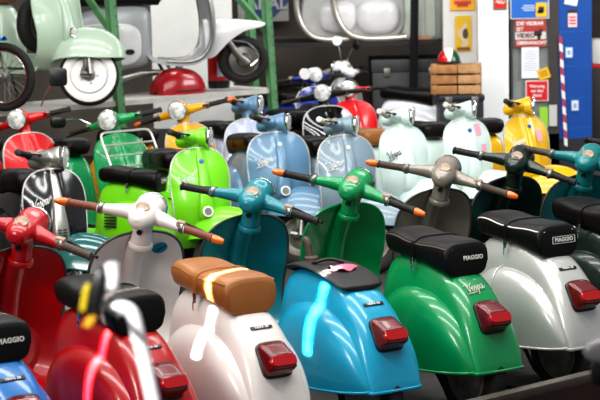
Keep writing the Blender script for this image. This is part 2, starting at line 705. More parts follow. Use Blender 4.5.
PLM = frame((0, -.626, .596), (1, 0, 0), (0, .72, .66))
def plate_bm():
    bm = bmesh.new()
    box(bm, (0, 0, .001), (.10, .015, .004), PLM, .001)
    return bm
def engine_bm():
    bm = bmesh.new()
    rings = []
    for y, w, h, z in spline([(-.18, .05, .05, .26), (-.28, .07, .085, .25), (-.42, .075, .09, .235), (-.54, .065, .07, .22), (-.60, .05, .05, .21)], 14):
        rings.append([V((.10 + x * .8, y, z + q)) for x, q in sup(w, h, 3, 16)])
    loft(bm, rings)
    tube(bm, [(.04, -.59, .21), (.12, -.59, .21)], .05, 14)
    return bm
def stand_bm():
    bm = bmesh.new()
    for s in (-1, 1):
        tube(bm, curve([(s * .05, -.16, .24), (s * .10, -.18, .15), (s * .15, -.20, .04), (s * .17, -.21, .012)], 8), .010, 7)
    tube(bm, [(-.06, -.16, .23), (.06, -.16, .23)], .010, 7)
    return bm
def exhaust_bm():
    bm = bmesh.new()
    rings = []
    for y, r in [(-.35, .01), (-.36, .04), (-.40, .05), (-.52, .05), (-.58, .04), (-.60, .012)]:
        rings.append([V((-.02 + .15 + x, y, .14 + z)) for x, z in sup(r * 1.2, r * .8, 2.4, 16)])
    loft(bm, rings)
    tube(bm, [(.13, -.59, .14), (.12, -.74, .15)], .011, 8)
    return bm
def pad_bm():
    """open tank top of a scooter without a saddle: black rubber-edged plate with filler and latch"""
    bm = bmesh.new()
    rings = []
    for y, w, z in spline([(-.075, .05, .685), (-.09, .095, .700), (-.20, .112, .722), (-.36, .120, .715), (-.50, .118, .682), (-.55, .10, .662), (-.562, .05, .655)], 24):
        rings.append([V((x, y, z + q)) for x, q in sup(w, .012, 3, 20)])
    loft(bm, rings)
    return bm
def filler_bm():
    bm = bmesh.new()
    lathe(bm, [(.715, .032), (.74, .032), (.746, .026), (.746, 0)], 'Z', 18, Matrix.Translation((0, -.16, 0)))
    tube(bm, curve([(0, -.15, .74), (.0, -.14, .775), (.0, -.135, .80), (0, -.12, .815), (0, -.11, .80)], 10), .016, 8)
    return bm
def latch_bm():
    bm = bmesh.new()
    tube(bm, curve([(-.07, -.27, .728), (-.06, -.30, .745), (.0, -.31, .75), (.05, -.34, .735)], 10), .008, 7)
    return bm
def cloth_bm():
    bm = bmesh.new()
    n = 10
    rows = []
    for i in range(n):
        rg = []
        for j in range(7):
            a = (i / (n - 1) - .5); b = (j / 6 - .5)
            rg.append(V((a * .13, -.40 + b * .09 * (1 - abs(a)), .73 + .007 * math.sin(9 * a + 5 * b) + .012 * (1 - 4 * b * b) - .01)))
        rows.append(rg)
    loft(bm, rows, False)
    return bm

HEADSET = headset_mesh()
def mirror_bm(base, head, rad=.045, normal=(0, -1, 0)):
    bm = bmesh.new()
    base, head = V(base), V(head)
    m = (base + head) / 2 + V((0, 0, .03))
    tube(bm, curve([base, m, head], 10), .005, 6)
    return bm
def disc_bm(c, rad, normal, th=.02, n=2.0, asp=1.0):
    bm = bmesh.new()
    z = V(normal).normalized()
    x = z.cross(V((0, 0, 1))).normalized()
    M = frame(c, x, z.cross(x))
    rings = []
    for h, r in [(-th, .35), (-th * .7, .8), (-.002, 1), (.004, 1), (.006, .94)]:
        rings.append([M @ V((p * asp, q, h)) for p, q in sup(rad * r, rad * r, n, 28)])
    loft(bm, rings)
    return bm
def disc_face_bm(c, rad, normal, n=2.0, asp=1.0):
    bm = bmesh.new()
    z = V(normal).normalized()
    x = z.cross(V((0, 0, 1))).normalized()
    M = frame(c, x, z.cross(x))
    bm.faces.new([bm.verts.new(M @ V((p * asp, q, .0075))) for p, q in sup(rad * .92, rad * .92, n, 28)])
    return bm

def scooter(label, loc, heading, st, body, group, front=None, seat=VINYL, piping=None, grip=GRIPB, ind=False, trim=TRIMW,
            seatlet=None, letbox=False, plate='VESPA 50', script=None, rearscript=None, badge=None, horn=None, hornm=None,
            pad=False, whitewall=False, rim=RIMD, lampm=CHROME, scr_ang=20, scr_z=.69, scr_x=.115, scr_s=.026, scl=1.0,
            column=None, grille=False, headset=None, strap=True, fender=None, dial=RUST, levers=STEEL, seam=False, seat_on=True, front_on=True, stickers=(), lw=1.0, drop=0.0):
    front = front or body
    headset = headset or front
    M = Matrix.Translation(loc) @ Matrix.Rotation(heading, 4, 'Z') @ Matrix.Scale(scl, 4)
    t = thing('motor_scooter', label, 'scooter', group=group, M=M)
    SM = Matrix.Translation(AX * -drop) @ steer(st)
    SF = steer(st) @ Matrix.Translation((0, .065, 0))
    LW = Matrix.Diagonal((lw, 1, 1, 1))
    def P(name, fn, m, par=t, M=None, key=None):
        o = obj(name, cached(key or name + fn.__name__, fn), m, par, M)
        return o
    rb = P('rear_body', spine_bm, body)
    for s, k in ((-1, 'a'), (1, 'b')):
        c = P('side_cowl', lambda: cowl_bm(s), body, key='cowl' + k)
        if seam:
            P('seam', lambda: cowl_seam_bm(s), seam, c, key='cseam' + k)
    if front_on:
        ls = P('leg_shield', ls_bm, front, t, LW)
        P('edge_trim', lambda: ls_outline(.0065), trim, ls, key='lstrim')
        P('column_cover', column_cover_bm, column or front)
        hc = P('horn_cover', horn_cover_bm, horn or front)
        if grille:
            P('grille', grille_bm, BLACKP, hc)
        elif hornm:
            hd_ = P('horn', horn_disc_bm, hornm)
            P('horn_face', horn_face_bm, DULL, hd_)
        if badge:
            P('badge', hex_badge_bm, badge, hc)
        if script:
            w = P('script_lettering', script_bm, script, ls, ls_frame(scr_x, scr_z, .006, scr_ang) @ Matrix.Scale(scr_s, 4), key='script')
        for x, z, w_, h_, m_, an in stickers:
            bm = bmesh.new(); FM = ls_frame(x, z, .004, an)
            nx = 5
            loft(bm, [[V((sx, ls_y(sx, z + dz) + .0045, z + dz)) for sx in [x - w_ / 2 + w_ * i / 4 for i in range(5)]] for dz in (-h_ / 2, 0, h_ / 2)], False)
            obj('sticker', bm, m_, ls)
    fl = P('floorboard', floor_bm, front)
    P('rubber_strip', strips_bm, RUBBER, fl)
    if front_on:
        # turning parts
        hs = obj('headset', HEADSET, headset, t, SM)
        P('dial', dial_bm, dial, hs); P('lock', lock_bm, BLACKP, hs)
        P('collar', collar_bm, headset, t, SM)
        P('lens', lens_bm, LENS, P('lamp_ring', lampring_bm, lampm, t, SM))
        for s, k in ((-1, 'a'), (1, 'b')):
            g = P('grip', lambda: grip_bm(s), grip, t, SM, key='grip' + k)
            if ind:
                P('indicator', lambda: indicator_bm(s), ORANGE, g, key='ind' + k)
            P('lever', lambda: lever_bm(s), levers, t, SM, key='lever' + k)
            P('clamp', lambda: clamp_bm(s), DULL, t, SM, key='clamp' + k)
        P('switch_box', lambda: switch_bm(1), RUST if dial is RUST else DULL, t, SM, key='switch')
        P('front_fender', fender_bm, fender or front, t, SF)
        P('fork', fork_bm, DULL, t, SF)
        for y, q in ((.59, SF), (-.59, None)):
            w = P('tyre', lambda: tyre_bm(y), TYRE, t, q, key='tyre%s' % y)
            P('rim', lambda: rim_bm(y), rim, w, key='rim%s' % y)
            if whitewall and y > 0:
                P('white_wall', lambda: wall_bm(y), WHITE, w, key='wall%s' % y)
    else:
        w = P('tyre', lambda: tyre_bm(-.59), TYRE, t, None, key='tyre-0.59')
        P('rim', lambda: rim_bm(-.59), STEEL, w, key='rim-0.59')
    P('engine', engine_bm, STEEL); P('stand', stand_bm, STEEL); P('exhaust', exhaust_bm, STEEL)
    # saddle
    if pad:
        p = P('tank_top', pad_bm, RUBBER)
        P('filler_cap', filler_bm, GRIPG, p); P('latch', latch_bm, STEEL, p)
        P('cloth_scrap', cloth_bm, mat('pink cloth', '#d9667a', .8), p)
    elif seat_on:
        se = P('saddle', seat_bm, seat)
        if piping: P('piping', piping_bm, piping, se)
        if strap:
            P('strap', strap_bm, seat, se); P('buckle', buckle_bm, CHROME, se)
        if seatlet:
            me = text_mesh(seatlet, .026, 0, .001, .0009, spacing=1.08)
            obj('lettering', me, LETTER, se, frame((.03, -.5665, .722), (1, 0, 0), (0, 0.05, 1)))
            if letbox:
                def bx():
                    bm = bmesh.new()
                    FM = frame((.03, -.5655, .722), (1, 0, 0), (0, .05, 1))
                    for x0, y0, sx, sy in ((0, .016, .134, .002), (0, -.016, .134, .002), (-.067, 0, .002, .032), (.067, 0, .002, .032)):
                        box(bm, (x0, y0, 0), (sx, sy, .003), FM)
                    return bm
                P('label_border', bx, LETTER, se, key='letbox')
    g = P('lamp_gasket', gasket_bm, BLACKP)
    tl = P('tail_lamp', lens_upper_bm, REDLENS)
    P('lamp_band', lens_band_bm, REDLENS2, tl)
    if rearscript:
        P('rear_script', script_bm, rearscript, rb, PLM @ Matrix.Translation((-.01, .0, .004)) @ Matrix.Rotation(R(8), 4, 'Z') @ Matrix.Scale(.022, 4), key='script')
    elif plate:
        p = P('name_plate', plate_bm, BLACKP)
        obj('plate_lettering', text_mesh(plate, .013, 0, .0006, .0004, spacing=1.25), LETTER, p, PLM @ Matrix.Translation((0, 0, .0035)))
    return t

def root_from(u, v, local, heading, z0=0.0, scl=1.0):
    """where a scooter must stand so that its local point shows at (u, v)"""
    l = V(local) * scl
    p = at_z(u, v, z0 + l.z)
    q = Matrix.Rotation(heading, 3, 'Z') @ V((l.x, l.y, 0))
    return V((p.x - q.x, p.y - q.y, z0))

# ================================================================== ROW 1 (backs to us)
TH = R(33.2)
red = paint('red', '#ac0810'); white = paint('white', '#d9d2cc', noise=.05); teal = paint('teal', '#0c7884'); cyan = paint('cyan', '#109abd', noise=.12)
green = paint('green', '#04894d'); taupe = paint('taupe', '#8b8278', metal=.25); silver = paint('silver', '#c6c6c1', metal=.3); dkgreen = paint('dark_green', '#13241b')
teal2 = paint('sea_teal', '#0d7577'); brightblue = paint('bright_blue', '#0f6fb8')
G1 = 'front row of scooters showing their tails'
scooter('bright blue scooter with black saddle beside the red one, mostly outside the picture', root_from(32, 419, (0, -.76, .475), R(36)), R(36), 45, brightblue, G1, lw=1.07, seatlet='PIAGGIO')
scooter('glossy red scooter with black saddle, before the white one, brown-black grips', V((-.958, 7.99, 0)), R(37), 54, red, G1, lw=1.07, trim=TRIMD, grip=GRIPG)
ws_ = scooter('white scooter with tan saddle, brown grips and orange bar ends', V((-.508, 8.377, 0)), TH, 47.3, white, G1, lw=1.07, seat=TAN, piping=TAN, grip=GRIPR, ind=True, trim=TRIMD)
bm = bmesh.new(); OM = frame((.115, ls_y(.115, .79) - .012, .79), (1, 0, 0), (0, -.45, 1))
lathe(bm, [(0, .034), (.003, .034), (.0035, 0)], 'Z', 24, OM @ Matrix.Diagonal((1.15, .8, 1, 1)))
ov = obj('oval_sticker', bm, mat('sticker teal', '#14708f', .4), ws_)
bm = bmesh.new(); loft(bm, [[OM @ V((-.022, -.012, .005)), OM @ V((-.012, -.016, .005))], [OM @ V((.0, .002, .005)), OM @ V((.008, -.006, .005))], [OM @ V((.03, .012, .005)), OM @ V((.03, .008, .005))]], False); obj('sticker_bird', bm, mat('bird dark', '#2a2014', .5), ov)
scooter('teal and cyan scooter without a saddle, black tank top open', V((-.043, 8.853, 0)), TH, 49.4, cyan, G1, lw=1.07, front=teal, pad=True, trim=TRIMD)
scooter('emerald green scooter with black saddle and orange bar ends, seen from behind', V((.424, 9.195, 0)), TH, 53.7, green, G1, lw=1.07, ind=True, seatlet='PIAGGIO', piping=mat('dull piping', '#5a5148', .5), rearscript=mat('worn lettering', '#bdb8aa', .4), trim=green, grip=GRIPB)
scooter('silver scooter with taupe front, white-piped black saddle and orange bar ends', V((.889, 9.678, 0)), TH, 46.5, silver, G1, lw=1.07, front=taupe, ind=True, seatlet='PIAGGIO', letbox=True, piping=LETTER, trim=TRIMD, grip=GRIPG, seam=mat('seam', '#c9cac5', .3, .4))
scooter('very dark green scooter with black saddle behind the silver one', V((1.305, 10.151, 0)), TH, 52, dkgreen, G1, lw=1.07, trim=TRIMD)
scooter('sea teal scooter with faded brown grips, front part only in view', V((1.675, 10.155, 0)), TH, 53, teal2, G1, lw=1.07, trim=TRIMD, grip=GRIPG)
scooter('last teal scooter of the front row, only one dark grip in view', V((2.06, 10.62, 0)), TH, 50, teal, G1)

# ================================================================== ROW 2 (faces to us)
lime = paint('lime', '#78d419'); blue = paint('powder_blue', '#678fae', noise=.06); greyblue = paint('grey_blue', '#8399a6', noise=.12)
mint = paint('mint_white', '#dcefe8', noise=.04); yellow = paint('yellow', '#f3c10a', noise=.06); black = paint('black', '#1a1b1d', rough=.15); petrol = paint('petrol', '#1d5a58', rough=.15)
alloy = mat('bare alloy', '#b8b6ae', .3, .8, noise=.25); creamgrip = mat('cream grip', '#d4d2c6', .5)
PINK = mat('pink sticker', '#f0a9c0', .5)
BADGE = mat('blue badge', '#3b6fb5', .3)
G2 = 'second row of scooters facing us'
TOP = (0, .355, .874)
def row2(label, u, v, a, st, body, **k):
    h = R(180 + a)
    return scooter(label, root_from(u, v, TOP, h), h, st, body, G2, drop=.04, **k)
row2('black scooter with silver centre strip and dark petrol fender', 51, 169, 22, -60, black, lw=.82, horn=alloy, headset=alloy, script=LETTERC, grille=True, fender=petrol, trim=TRIMW, badge=None, seat=VINYL)
row2('lime green scooter facing us with a round white horn', 197, 148, 19, -62, lime, lw=.85, script=LETTERC, badge=BADGE, hornm=WHITE, trim=TRIMW)
row2('powder blue scooter with white script and round horn', 276, 132, 16, -64, blue, lw=.96, script=LETTER, badge=LETTER, hornm=WHITE)
row2('weathered grey blue scooter between the powder blue and the mint ones', 344, 135, 16, -62, greyblue, lw=.88, script=LETTERC, badge=LETTER, headset=greyblue, grip=creamgrip)
row2('mint white scooter with black script and a tan saddle', 401, 126, 20, -60, mint, lw=.80, script=BLACKP, seat=TAN, trim=mint, grip=creamgrip)
row2('mint white scooter with pink stickers on its shield', 464, 119, 22, -60, mint, lw=.82, stickers=((-.10, .80, .06, .075, PINK, 0), (-.13, .67, .05, .06, PINK, 0)), script=LETTERC, badge=BADGE, trim=mint, grip=creamgrip)
row2('yellow scooter with a pale sticker, before the glass door', 523, 115, 24, -58, yellow, lw=.82, stickers=((-.10, .73, .06, .08, PINK, 0),), script=LETTERC, badge=BADGE, hornm=CHROME, trim=TRIMW)
lr = scooter('lime green scooter seen from behind, black saddle, before the green racked one', root_from(133, 177, (0, -.31, .74), R(66), scl=.88), R(66), 40, lime, 'scooters parked between the rows', scl=.88, front_on=False, seatlet='PIAGGIO', letbox=True)
scooter('yellow scooter tail between the two mint white scooters', root_from(432, 138, (0, -.45, .66), R(200)), R(200), -20, yellow, 'scooters parked between the rows', seat_on=False, front_on=False)

# ================================================================== ROW 3
G3 = 'third row of scooters at the back'
orange = paint('orange_yellow', '#f2ae06'); lav = paint('lavender', '#b9c3da'); bgreen = paint('bright_green', '#0a9a58'); bred = paint('bright_red', '#d9151d'); chromeblk = mat('mirror black', '#2a2a2c', .05, .9, coat=1)
LAMP = S(0, .12, .034)
def row3(label, u, v, a, st, body, **k):
    h = R(180 + a)
    l = steer(st) @ LAMP
    return scooter(label, root_from(u, v, l, h, scl=k.get('scl', 1.0)), h, st, body, G3, **k)
r3 = row3('bright red scooter with a clear round headlamp, under the shelf', 15, 118, 42, 54, bred, trim=TRIMW)
rk = row3('bright green scooter with chrome rack on its front', 106, 119, 42, 54, bgreen, trim=bgreen)
row3('orange yellow scooter with round headlamp beside the green racked one', 176, 109, 42, 54, orange, trim=TRIMW, ind=True)
bm = bmesh.new()
for k in range(6):
    box(bm, (-.2175, -.23 - .001 * k, .40 + .022 * k), (.008, .10, .010))
obj('vent_slots', bm, DARK, lr)
row3('pale lavender scooter with blue headset behind the powder blue one', 264, 103, 22, -58, lav, headset=blue)
ck = row3('scooter with mirror-black shield and pale trim', 322, 91, 25, 28, chromeblk, lampm=CHROME, headset=BLACKP, seat=VINYL)
row3('bright red scooter beside the mirror-black one', 348, 88, 24, 28, bred, headset=bred, trim=bred, scl=.93)

# ================================================================== STORAGE RACK WITH MACHINES ON IT
def px(u, v, y): return at_y(u, v, y)
ZS = .95
A_, B_ = at_z(0, 111, ZS), at_z(272, 88, ZS)
D_ = (B_ - A_); D_.z = 0; LEN = D_.length; D_.normalize()
N_ = V((-D_.y, D_.x, 0))
RACKG = mat('rack green', '#5f9465', .45, noise=.25, nscale=9)
BOARD = mat('pale shelf board', '#c9c7c1', .6, noise=.25, nscale=5)
def shelf_pt(u, back=0, z=ZS):
    """point on the shelf under image column u"""
    f = (u - 0) / 272.0
    lo, hi = -1.0, 2.0
    for _ in range(40):
        m = (lo + hi) / 2
        p = A_ + D_ * (LEN * m) + N_ * back
        q = CMI @ V((p.x, p.y, ZS))
        if 300 + q.x / -q.z * FPX < u: lo = m
        else: hi = m
    return V((p.x, p.y, z))
e1_ = XH * cR - UH * sR; e2_ = XH * sR + UH * cR
CM_ = Matrix((e1_, e2_, -FH)).transposed().to_4x4(); CM_.translation = EYE
CMI = CM_.inverted()
rack = thing('storage_rack', 'green steel storage rack with pale shelf board carrying old scooters', 'rack', A_ * 1 - V((0, 0, ZS)))
RI = Matrix.Translation(-V((A_.x, A_.y, 0)))
bm = bmesh.new()
FR = frame(A_, D_, N_)
box(bm, (LEN / 2 - .3, .28, -.02), (LEN + .66, .56, .04), RI @ FR)
obj('shelf_board', bm, BOARD, rack)
def post(p, lean=.06, zt=2.5, wdt=.075):
    bm = bmesh.new()
    M = RI @ frame(p - V((0, 0, p.z)), D_, N_)
    w2 = wdt
    for a, b, c, d in ((-w2 / 2, 0, w2, .006), (-w2 / 2, .0, .006, .05), (w2 / 2 - .006, 0, .006, .05)):
        vs = box(bm, (a + c / 2, b + d / 2, zt / 2), (c, d, zt))
    for v in bm.verts: v.co.x -= (v.co.z - ZS) * lean
    for v in bm.verts: v.co = M @ v.co
    o = obj('post', bm, RACKG, rack)
    bm = bmesh.new()
    z = .1
    while z < zt - .05:
        vs = lathe(bm, [(-.001, .006), (.001, .006)], 'Y', 8, Matrix.Translation((-(z - ZS) * lean + .022, -.001, z)))
        z += .075
    for v in bm.verts: v.co = M @ v.co
    obj('slot_holes', bm, DARK, o)
p1 = shelf_pt(121, -.02); p2 = shelf_pt(274, -.02)
post(p1, .07); post(p2, .06)
post(shelf_pt(121, .54), .05); post(shelf_pt(256, .54), .05)
def bar(u0, v0, u1, v1, off, name='brace'):
    a, b = px(u0, v0, p1.y + off), px(u1, v1, p1.y + off + .15)
    bm = bmesh.new()
    tube(bm, [RI @ a, RI @ b], .032, 4)
    obj(name, bm, RACKG, rack)
bar(84, -8, 117, 40, .12); bar(230, -12, 268, 34, 1.2)

# pale mint scooter on the shelf
sage = paint('sage', '#b9cdb8', noise=.07)
hm = R(180 + 50)
wl = steer(-48) @ V((0, .655, 0)) * 1.08
pm = at_y(87, 106, 14.9)
ql = Matrix.Rotation(hm, 3, 'Z') @ V((wl.x, wl.y, 0))
sg = scooter('pale sage scooter standing on the shelf, whitewall front tyre and brown saddle', V((pm.x - ql.x, pm.y - ql.y, pm.z - wl.z)), hm, -48, sage, None,
        seat=BROWNV, whitewall=True, rim=mat('wheel grey', '#8b8c8a', .3, .4), hornm=CHROME, trim=sage, strap=False, scl=1.08)
SPM = Matrix.Translation((0, .24, .56)) @ Matrix.Rotation(R(90), 4, 'Z') @ Matrix.Translation((0, 0, -.21))
spw = obj('spare_tyre', cached('tyre0', lambda: tyre_bm(0)), TYRE, sg, SPM)
obj('spare_rim', cached('rim0', lambda: rim_bm(0)), DULL, spw)

# moped, only its spoked front wheel and blue guard reach into view
mc = at_y(4, 77, 14.6)
mr = .252
mo = thing('moped', 'moped with spoked wheel and blue mudguard at the end of the shelf', 'moped', V((mc.x, mc.y, mc.z - mr)))
WM = Matrix.Translation((0, 0, mr)) @ Matrix.Rotation(R(70), 4, 'Z')
def wheel_ring(R0, w, h, k=48, n=2.4):
    bm = bmesh.new(); rings = []
    for i in range(k):
        t = 2 * PI * i / k
        rings.append([WM @ V((x, (R0 + r) * math.cos(t), (R0 + r) * math.sin(t))) for x, r in sup(w, h, n, 12)])
    rings.append(rings[0]); loft(bm, rings, True, (False, False)); bmesh.ops.remove_doubles(bm, verts=bm.verts, dist=.0001)
    return bm
ty = obj('tyre', wheel_ring(mr - .028, .03, .028), TYRE, mo)
rm = obj('rim', wheel_ring(mr - .062, .022, .008), CHROME, mo)
obj('rim_line', wheel_ring(mr - .058, .0235, .003), mat('maroon line', '#7a1b22', .4), rm)
bm = bmesh.new()
for i in range(28):
    t = 2 * PI * i / 28; t2 = t + (.5 if i % 2 else -.5)
    s = .03 if i % 4 < 2 else -.03
    tube(bm, [WM @ V((s, .03 * math.cos(t2), .03 * math.sin(t2))), WM @ V((0, (mr - .065) * math.cos(t), (mr - .065) * math.sin(t)))], .0018, 4)
obj('spokes', bm, DULL, rm)
bm = bmesh.new(); lathe(bm, [(-.05, .012), (-.045, .035), (-.02, .04), (.02, .04), (.045, .035), (.05, .012)], 'X', 20, WM); obj('hub', bm, DULL, mo)
bm = bmesh.new(); rings = []
for i in range(21):
    t = R(15 + 78 * i / 20)
    rings.append([WM @ V((.045 * math.cos(PI * j / 8), (mr + .045 - .035 * (1 - math.sin(PI * j / 8))) * math.cos(t), (mr + .045 - .035 * (1 - math.sin(PI * j / 8))) * math.sin(t))) for j in range(9)])
loft(bm, rings, False); obj('mudguard', bm, mat('guard blue', '#1c86d6', .25, coat=.5), mo)
bm = bmesh.new()
for s in (-1, 1):
    tube(bm, [WM @ V((s * .06, 0, 0)), WM @ V((s * .065, .12, .32)), WM @ V((s * .05, .24, .62))], .014, 8)
obj('fork', bm, DULL, mo)
# its dark mirror on a stalk belongs to the red scooter below
def mirror(parent, base, head, rad, facing, n=2.0, asp=1.0, shell=BLACKP, face=None, stalk=CHROME):
    I = parent.matrix_world.inverted() if parent.parent is None else None
    b, h, f = I @ V(base), I @ V(head), (I.to_3x3() @ V(facing))
    o = obj('mirror_stalk', mirror_bm(b, h), stalk, parent)
    hd = obj('mirror', disc_bm(h, rad, f, .018, n, asp), shell, parent)
    if face: obj('mirror_glass', disc_face_bm(h, rad, f, n, asp), face, hd)
bpy.context.view_layer.update()

# ---- long white scooter frame on the shelf
lt = thing('vintage_scooter', 'off-white long old scooter on the shelf with black bench and unpainted rear', 'scooter')
lw = at_y(243, 60, 16.35); LR = .195
ang = R(-76)
lt.matrix_world = Matrix.Translation((lw.x, lw.y, lw.z - LR)) @ Matrix.Rotation(ang, 4, 'Z') @ Matrix.Diagonal((1, 1.08, 1, 1))
LWH = mat('aged white paint', '#dcdcdb', .35, coat=.3, noise=.12, nscale=5); LGR = mat('primer grey', '#b4b7ba', .4, .2, noise=.2, nscale=5)
def sweep_sheet(path, widths, th=.012, k=13, arch=.0):
    bm = bmesh.new()
    pts = curve([(0, y, z) for y, z in path], 36); ws = [q[0] for q in spline([(w,) for w in widths], 36)]
    fr, bk = [], []
    for i, p in enumerate(pts):
        t = (pts[min(i + 1, 35)] - pts[max(i - 1, 0)]).normalized(); n = V((0, -t.z, t.y))
        fr.append([V((ws[i] * (-1 + 2 * j / (k - 1)), 0, 0)) + p + n * (arch * (1 - (2 * j / (k - 1) - 1) ** 2)) for j in range(k)])
        bk.append([q - n * th for q in fr[-1]])
    loft(bm, [a + b[::-1] for a, b in zip(fr, bk)], True)
    return bm
obj('leg_shield', sweep_sheet([(-.74, .30), (-.70, .245), (-.62, .215), (-.47, .205), (-.36, .235), (-.29, .34), (-.275, .50), (-.30, .72), (-.36, .98)], [.10, .16, .2, .21, .21, .22, .23, .23, .2], .03), LGR, lt)
bm = bmesh.new()
for s in (-1, 1):
    ws = [.2, .21, .215, .225, .235, .235, .205]
    tube(bm, curve([(s * w, y - .0, z + .004) for w, (y, z) in zip(ws, [(-.62, .215), (-.47, .205), (-.36, .235), (-.29, .34), (-.275, .50), (-.30, .72), (-.36, .98)])], 30), .014, 7)
obj('edge_trim', bm, DULL, lt)
bm = bmesh.new(); rings = []
for y, zb, zt, w in spline([(-.31, .22, .53, .12), (-.24, .24, .545, .125), (-.12, .36, .535, .12), (.0, .435, .525, .105), (.12, .46, .51, .07), (.175, .475, .495, .02)], 24):
    rings.append([V((w * sgnpow(math.cos(PI * j / 14), .8), y, zb + (zt - zb) * abs(math.sin(PI * j / 14)) ** .7)) for j in range(15)])
loft(bm, rings, False); obj('front_fender', bm, LWH, lt)
bm = bmesh.new(); rings = []
for y, zb, zt, w in spline([(-.70, .22, .60, .06), (-.76, .17, .66, .12), (-.95, .14, .665, .17), (-1.2, .15, .63, .18), (-1.4, .2, .52, .14), (-1.5, .27, .40, .05)], 30):
    zc, h = (zb + zt) / 2, (zt - zb) / 2
    rings.append([V((x, y, zc + z)) for x, z in sup(w, h, 4, 28)])
loft(bm, rings); bd = obj('rear_body', bm, LGR, lt)
bm = bmesh.new(); rings = []
for g, d in ((1, .165), (1, .19), (.93, .203), (.6, .207)):
    rings.append([V((d, -1.06 + x * g, .36 + z * g)) for x, z in sup(.26, .17, 3.4, 32)])
loft(bm, rings); pn = obj('side_panel', bm, LWH, lt)
bm = bmesh.new(); rings = [[V((.21, -.89 + x, .30 + z)) for x, z in sup(.035, .022, 2.5, 14)], [V((.222, -.89 + x, .30 + z)) for x, z in sup(.03, .016, 2.5, 14)]]
loft(bm, rings); obj('panel_catch', bm, BLACKP, pn)
bm = bmesh.new(); loft(bm, [[V((x, y, z_ + z)) for x, z in sup(w, h, 4, 24)] for y, w, h, z_ in [(-.62, .07, .02, .72), (-.65, .12, .05, .71), (-.9, .14, .05, .715), (-1.25, .14, .055, .72), (-1.3, .1, .02, .72)]]); obj('saddle', bm, VINYL, lt)
def lring(R0, w, h, x0=0, n=2.4):
    bm = bmesh.new(); rings = []
    for i in range(44):
        t = 2 * PI * i / 44
        rings.append([V((x, (R0 + r) * math.cos(t), LR + (R0 + r) * math.sin(t))) for x, r in sup(w, h, n, 12)])
    rings.append(rings[0]); loft(bm, rings, True, (False, False)); bmesh.ops.remove_doubles(bm, verts=bm.verts, dist=.0001); return bm
tw = obj('tyre', lring(LR - .038, .042, .038), TYRE, lt)
bm = bmesh.new(); lathe(bm, [(-.05, 0), (-.04, .04), (-.025, .11), (-.035, .122), (.035, .122), (.025, .11), (.035, .06), (.06, .045), (.065, 0)], 'X', 32, Matrix.Translation((0, 0, LR))); obj('rim', bm, DULL, tw)
bm = bmesh.new()
for s in (-1, 1):
    tube(bm, [V((s * .075, -.16, .42)), V((s * .085, -.06, .25)), V((s * .085, .02, .17))], [.018, .026, .03], 10)
obj('fork', bm, DULL, lt)
bm = bmesh.new(); tube(bm, curve([V((.09, -.10, .36)), V((.095, .03, .33)), V((.095, .10, .22)), V((.09, .04, .15))], 16), .009, 8); obj('link_guard', bm, CHROME, lt)
bm = bmesh.new(); rings = [[V((.12 + x, y, z_ + z)) for x, z in sup(r, r, 2, 14)] for y, z_, r in [(-.62, .13, .018), (-.8, .12, .035), (-1.05, .06, .04), (-1.2, .02, .02)]]; loft(bm, rings); obj('exhaust', bm, DULL, lt)
zsl = ZS - (lw.z - LR)
for y0, y1, x in ((-.66, -.56, .12), (-.61, -.49, .15)):
    bm = bmesh.new(); tube(bm, [V((x - .03, y0, .2)), V((x, (y0 + y1) / 2, (.2 + zsl) / 2)), V((x + .02, y1, zsl + .01))], [.012, .012, .016], 8); obj('stand_leg', bm, DULL if x > .13 else STEEL, lt)

# red tank and extinguisher on the shelf
pt = shelf_pt(178, .22)
tk = thing('fuel_tank', 'glossy red fuel tank lying on the shelf under the white frame', 'tank', pt, math.atan2(D_.y, D_.x))
bm = bmesh.new(); rings = []
for x, w, h in spline([(-.235, .02, .02), (-.22, .09, .10), (-.12, .15, .185), (0, .16, .205), (.13, .15, .18), (.21, .10, .10), (.23, .02, .02)], 26):
    rings.append([V((x, w * sgnpow(math.cos(PI * j / 16), .8), h * abs(math.sin(PI * j / 16)) ** .75)) for j in range(17)])
loft(bm, rings, False); obj('shell', bm, paint('tank_red', '#a30d18'), tk)
bm = bmesh.new(); tube(bm, [V((-.235, -.02, .02))] + [V((x, -.163 + .13 * (abs(x) / .235) ** 3, .03)) for x in [-.2 + .04 * i for i in range(11)]] + [V((.232, -.02, .02))], .008, 6); obj('flange', bm, mat('dark flange', '#4d1014', .4), tk)
bm = bmesh.new(); lathe(bm, [(.195, .03), (.222, .03), (.226, 0)], 'Z', 16, Matrix.Translation((.02, 0, 0))); obj('filler_cap', bm, CHROME, tk)
pe = shelf_pt(219, .40)
ex = thing('fire_extinguisher', 'red fire extinguisher standing on the shelf behind the white frame', 'fire extinguisher', pe)
bm = bmesh.new(); lathe(bm, [(.06, .085), (.07, .09), (.30, .09), (.36, .075), (.40, .03), (.42, .025)], 'Z', 24); obj('cylinder', bm, paint('ext_red', '#c8141c'), ex)
bm = bmesh.new(); lathe(bm, [(0, .088), (.062, .092), (.065, .08)], 'Z', 24); obj('base_ring', bm, BLACKP, ex)
bm = bmesh.new(); loft(bm, [[V((.0915 * math.cos(R(-95 + 80 * i / 10)), .0915 * math.sin(R(-95 + 80 * i / 10)), z)) for i in range(11)] for z in (.10, .22)], False); obj('label', bm, mat('pale label', '#c9d3e2', .5), ex)
bm = bmesh.new(); tube(bm, [V((0, 0, .42)), V((.0, -.02, .47)), V((-.07, -.03, .50))], .014, 8); tube(bm, curve([V((.02, 0, .43)), V((.09, 0, .42)), V((.11, 0, .3)), V((.105, -.01, .12))], 12), .01, 7); obj('valve', bm, BLACKP, ex)

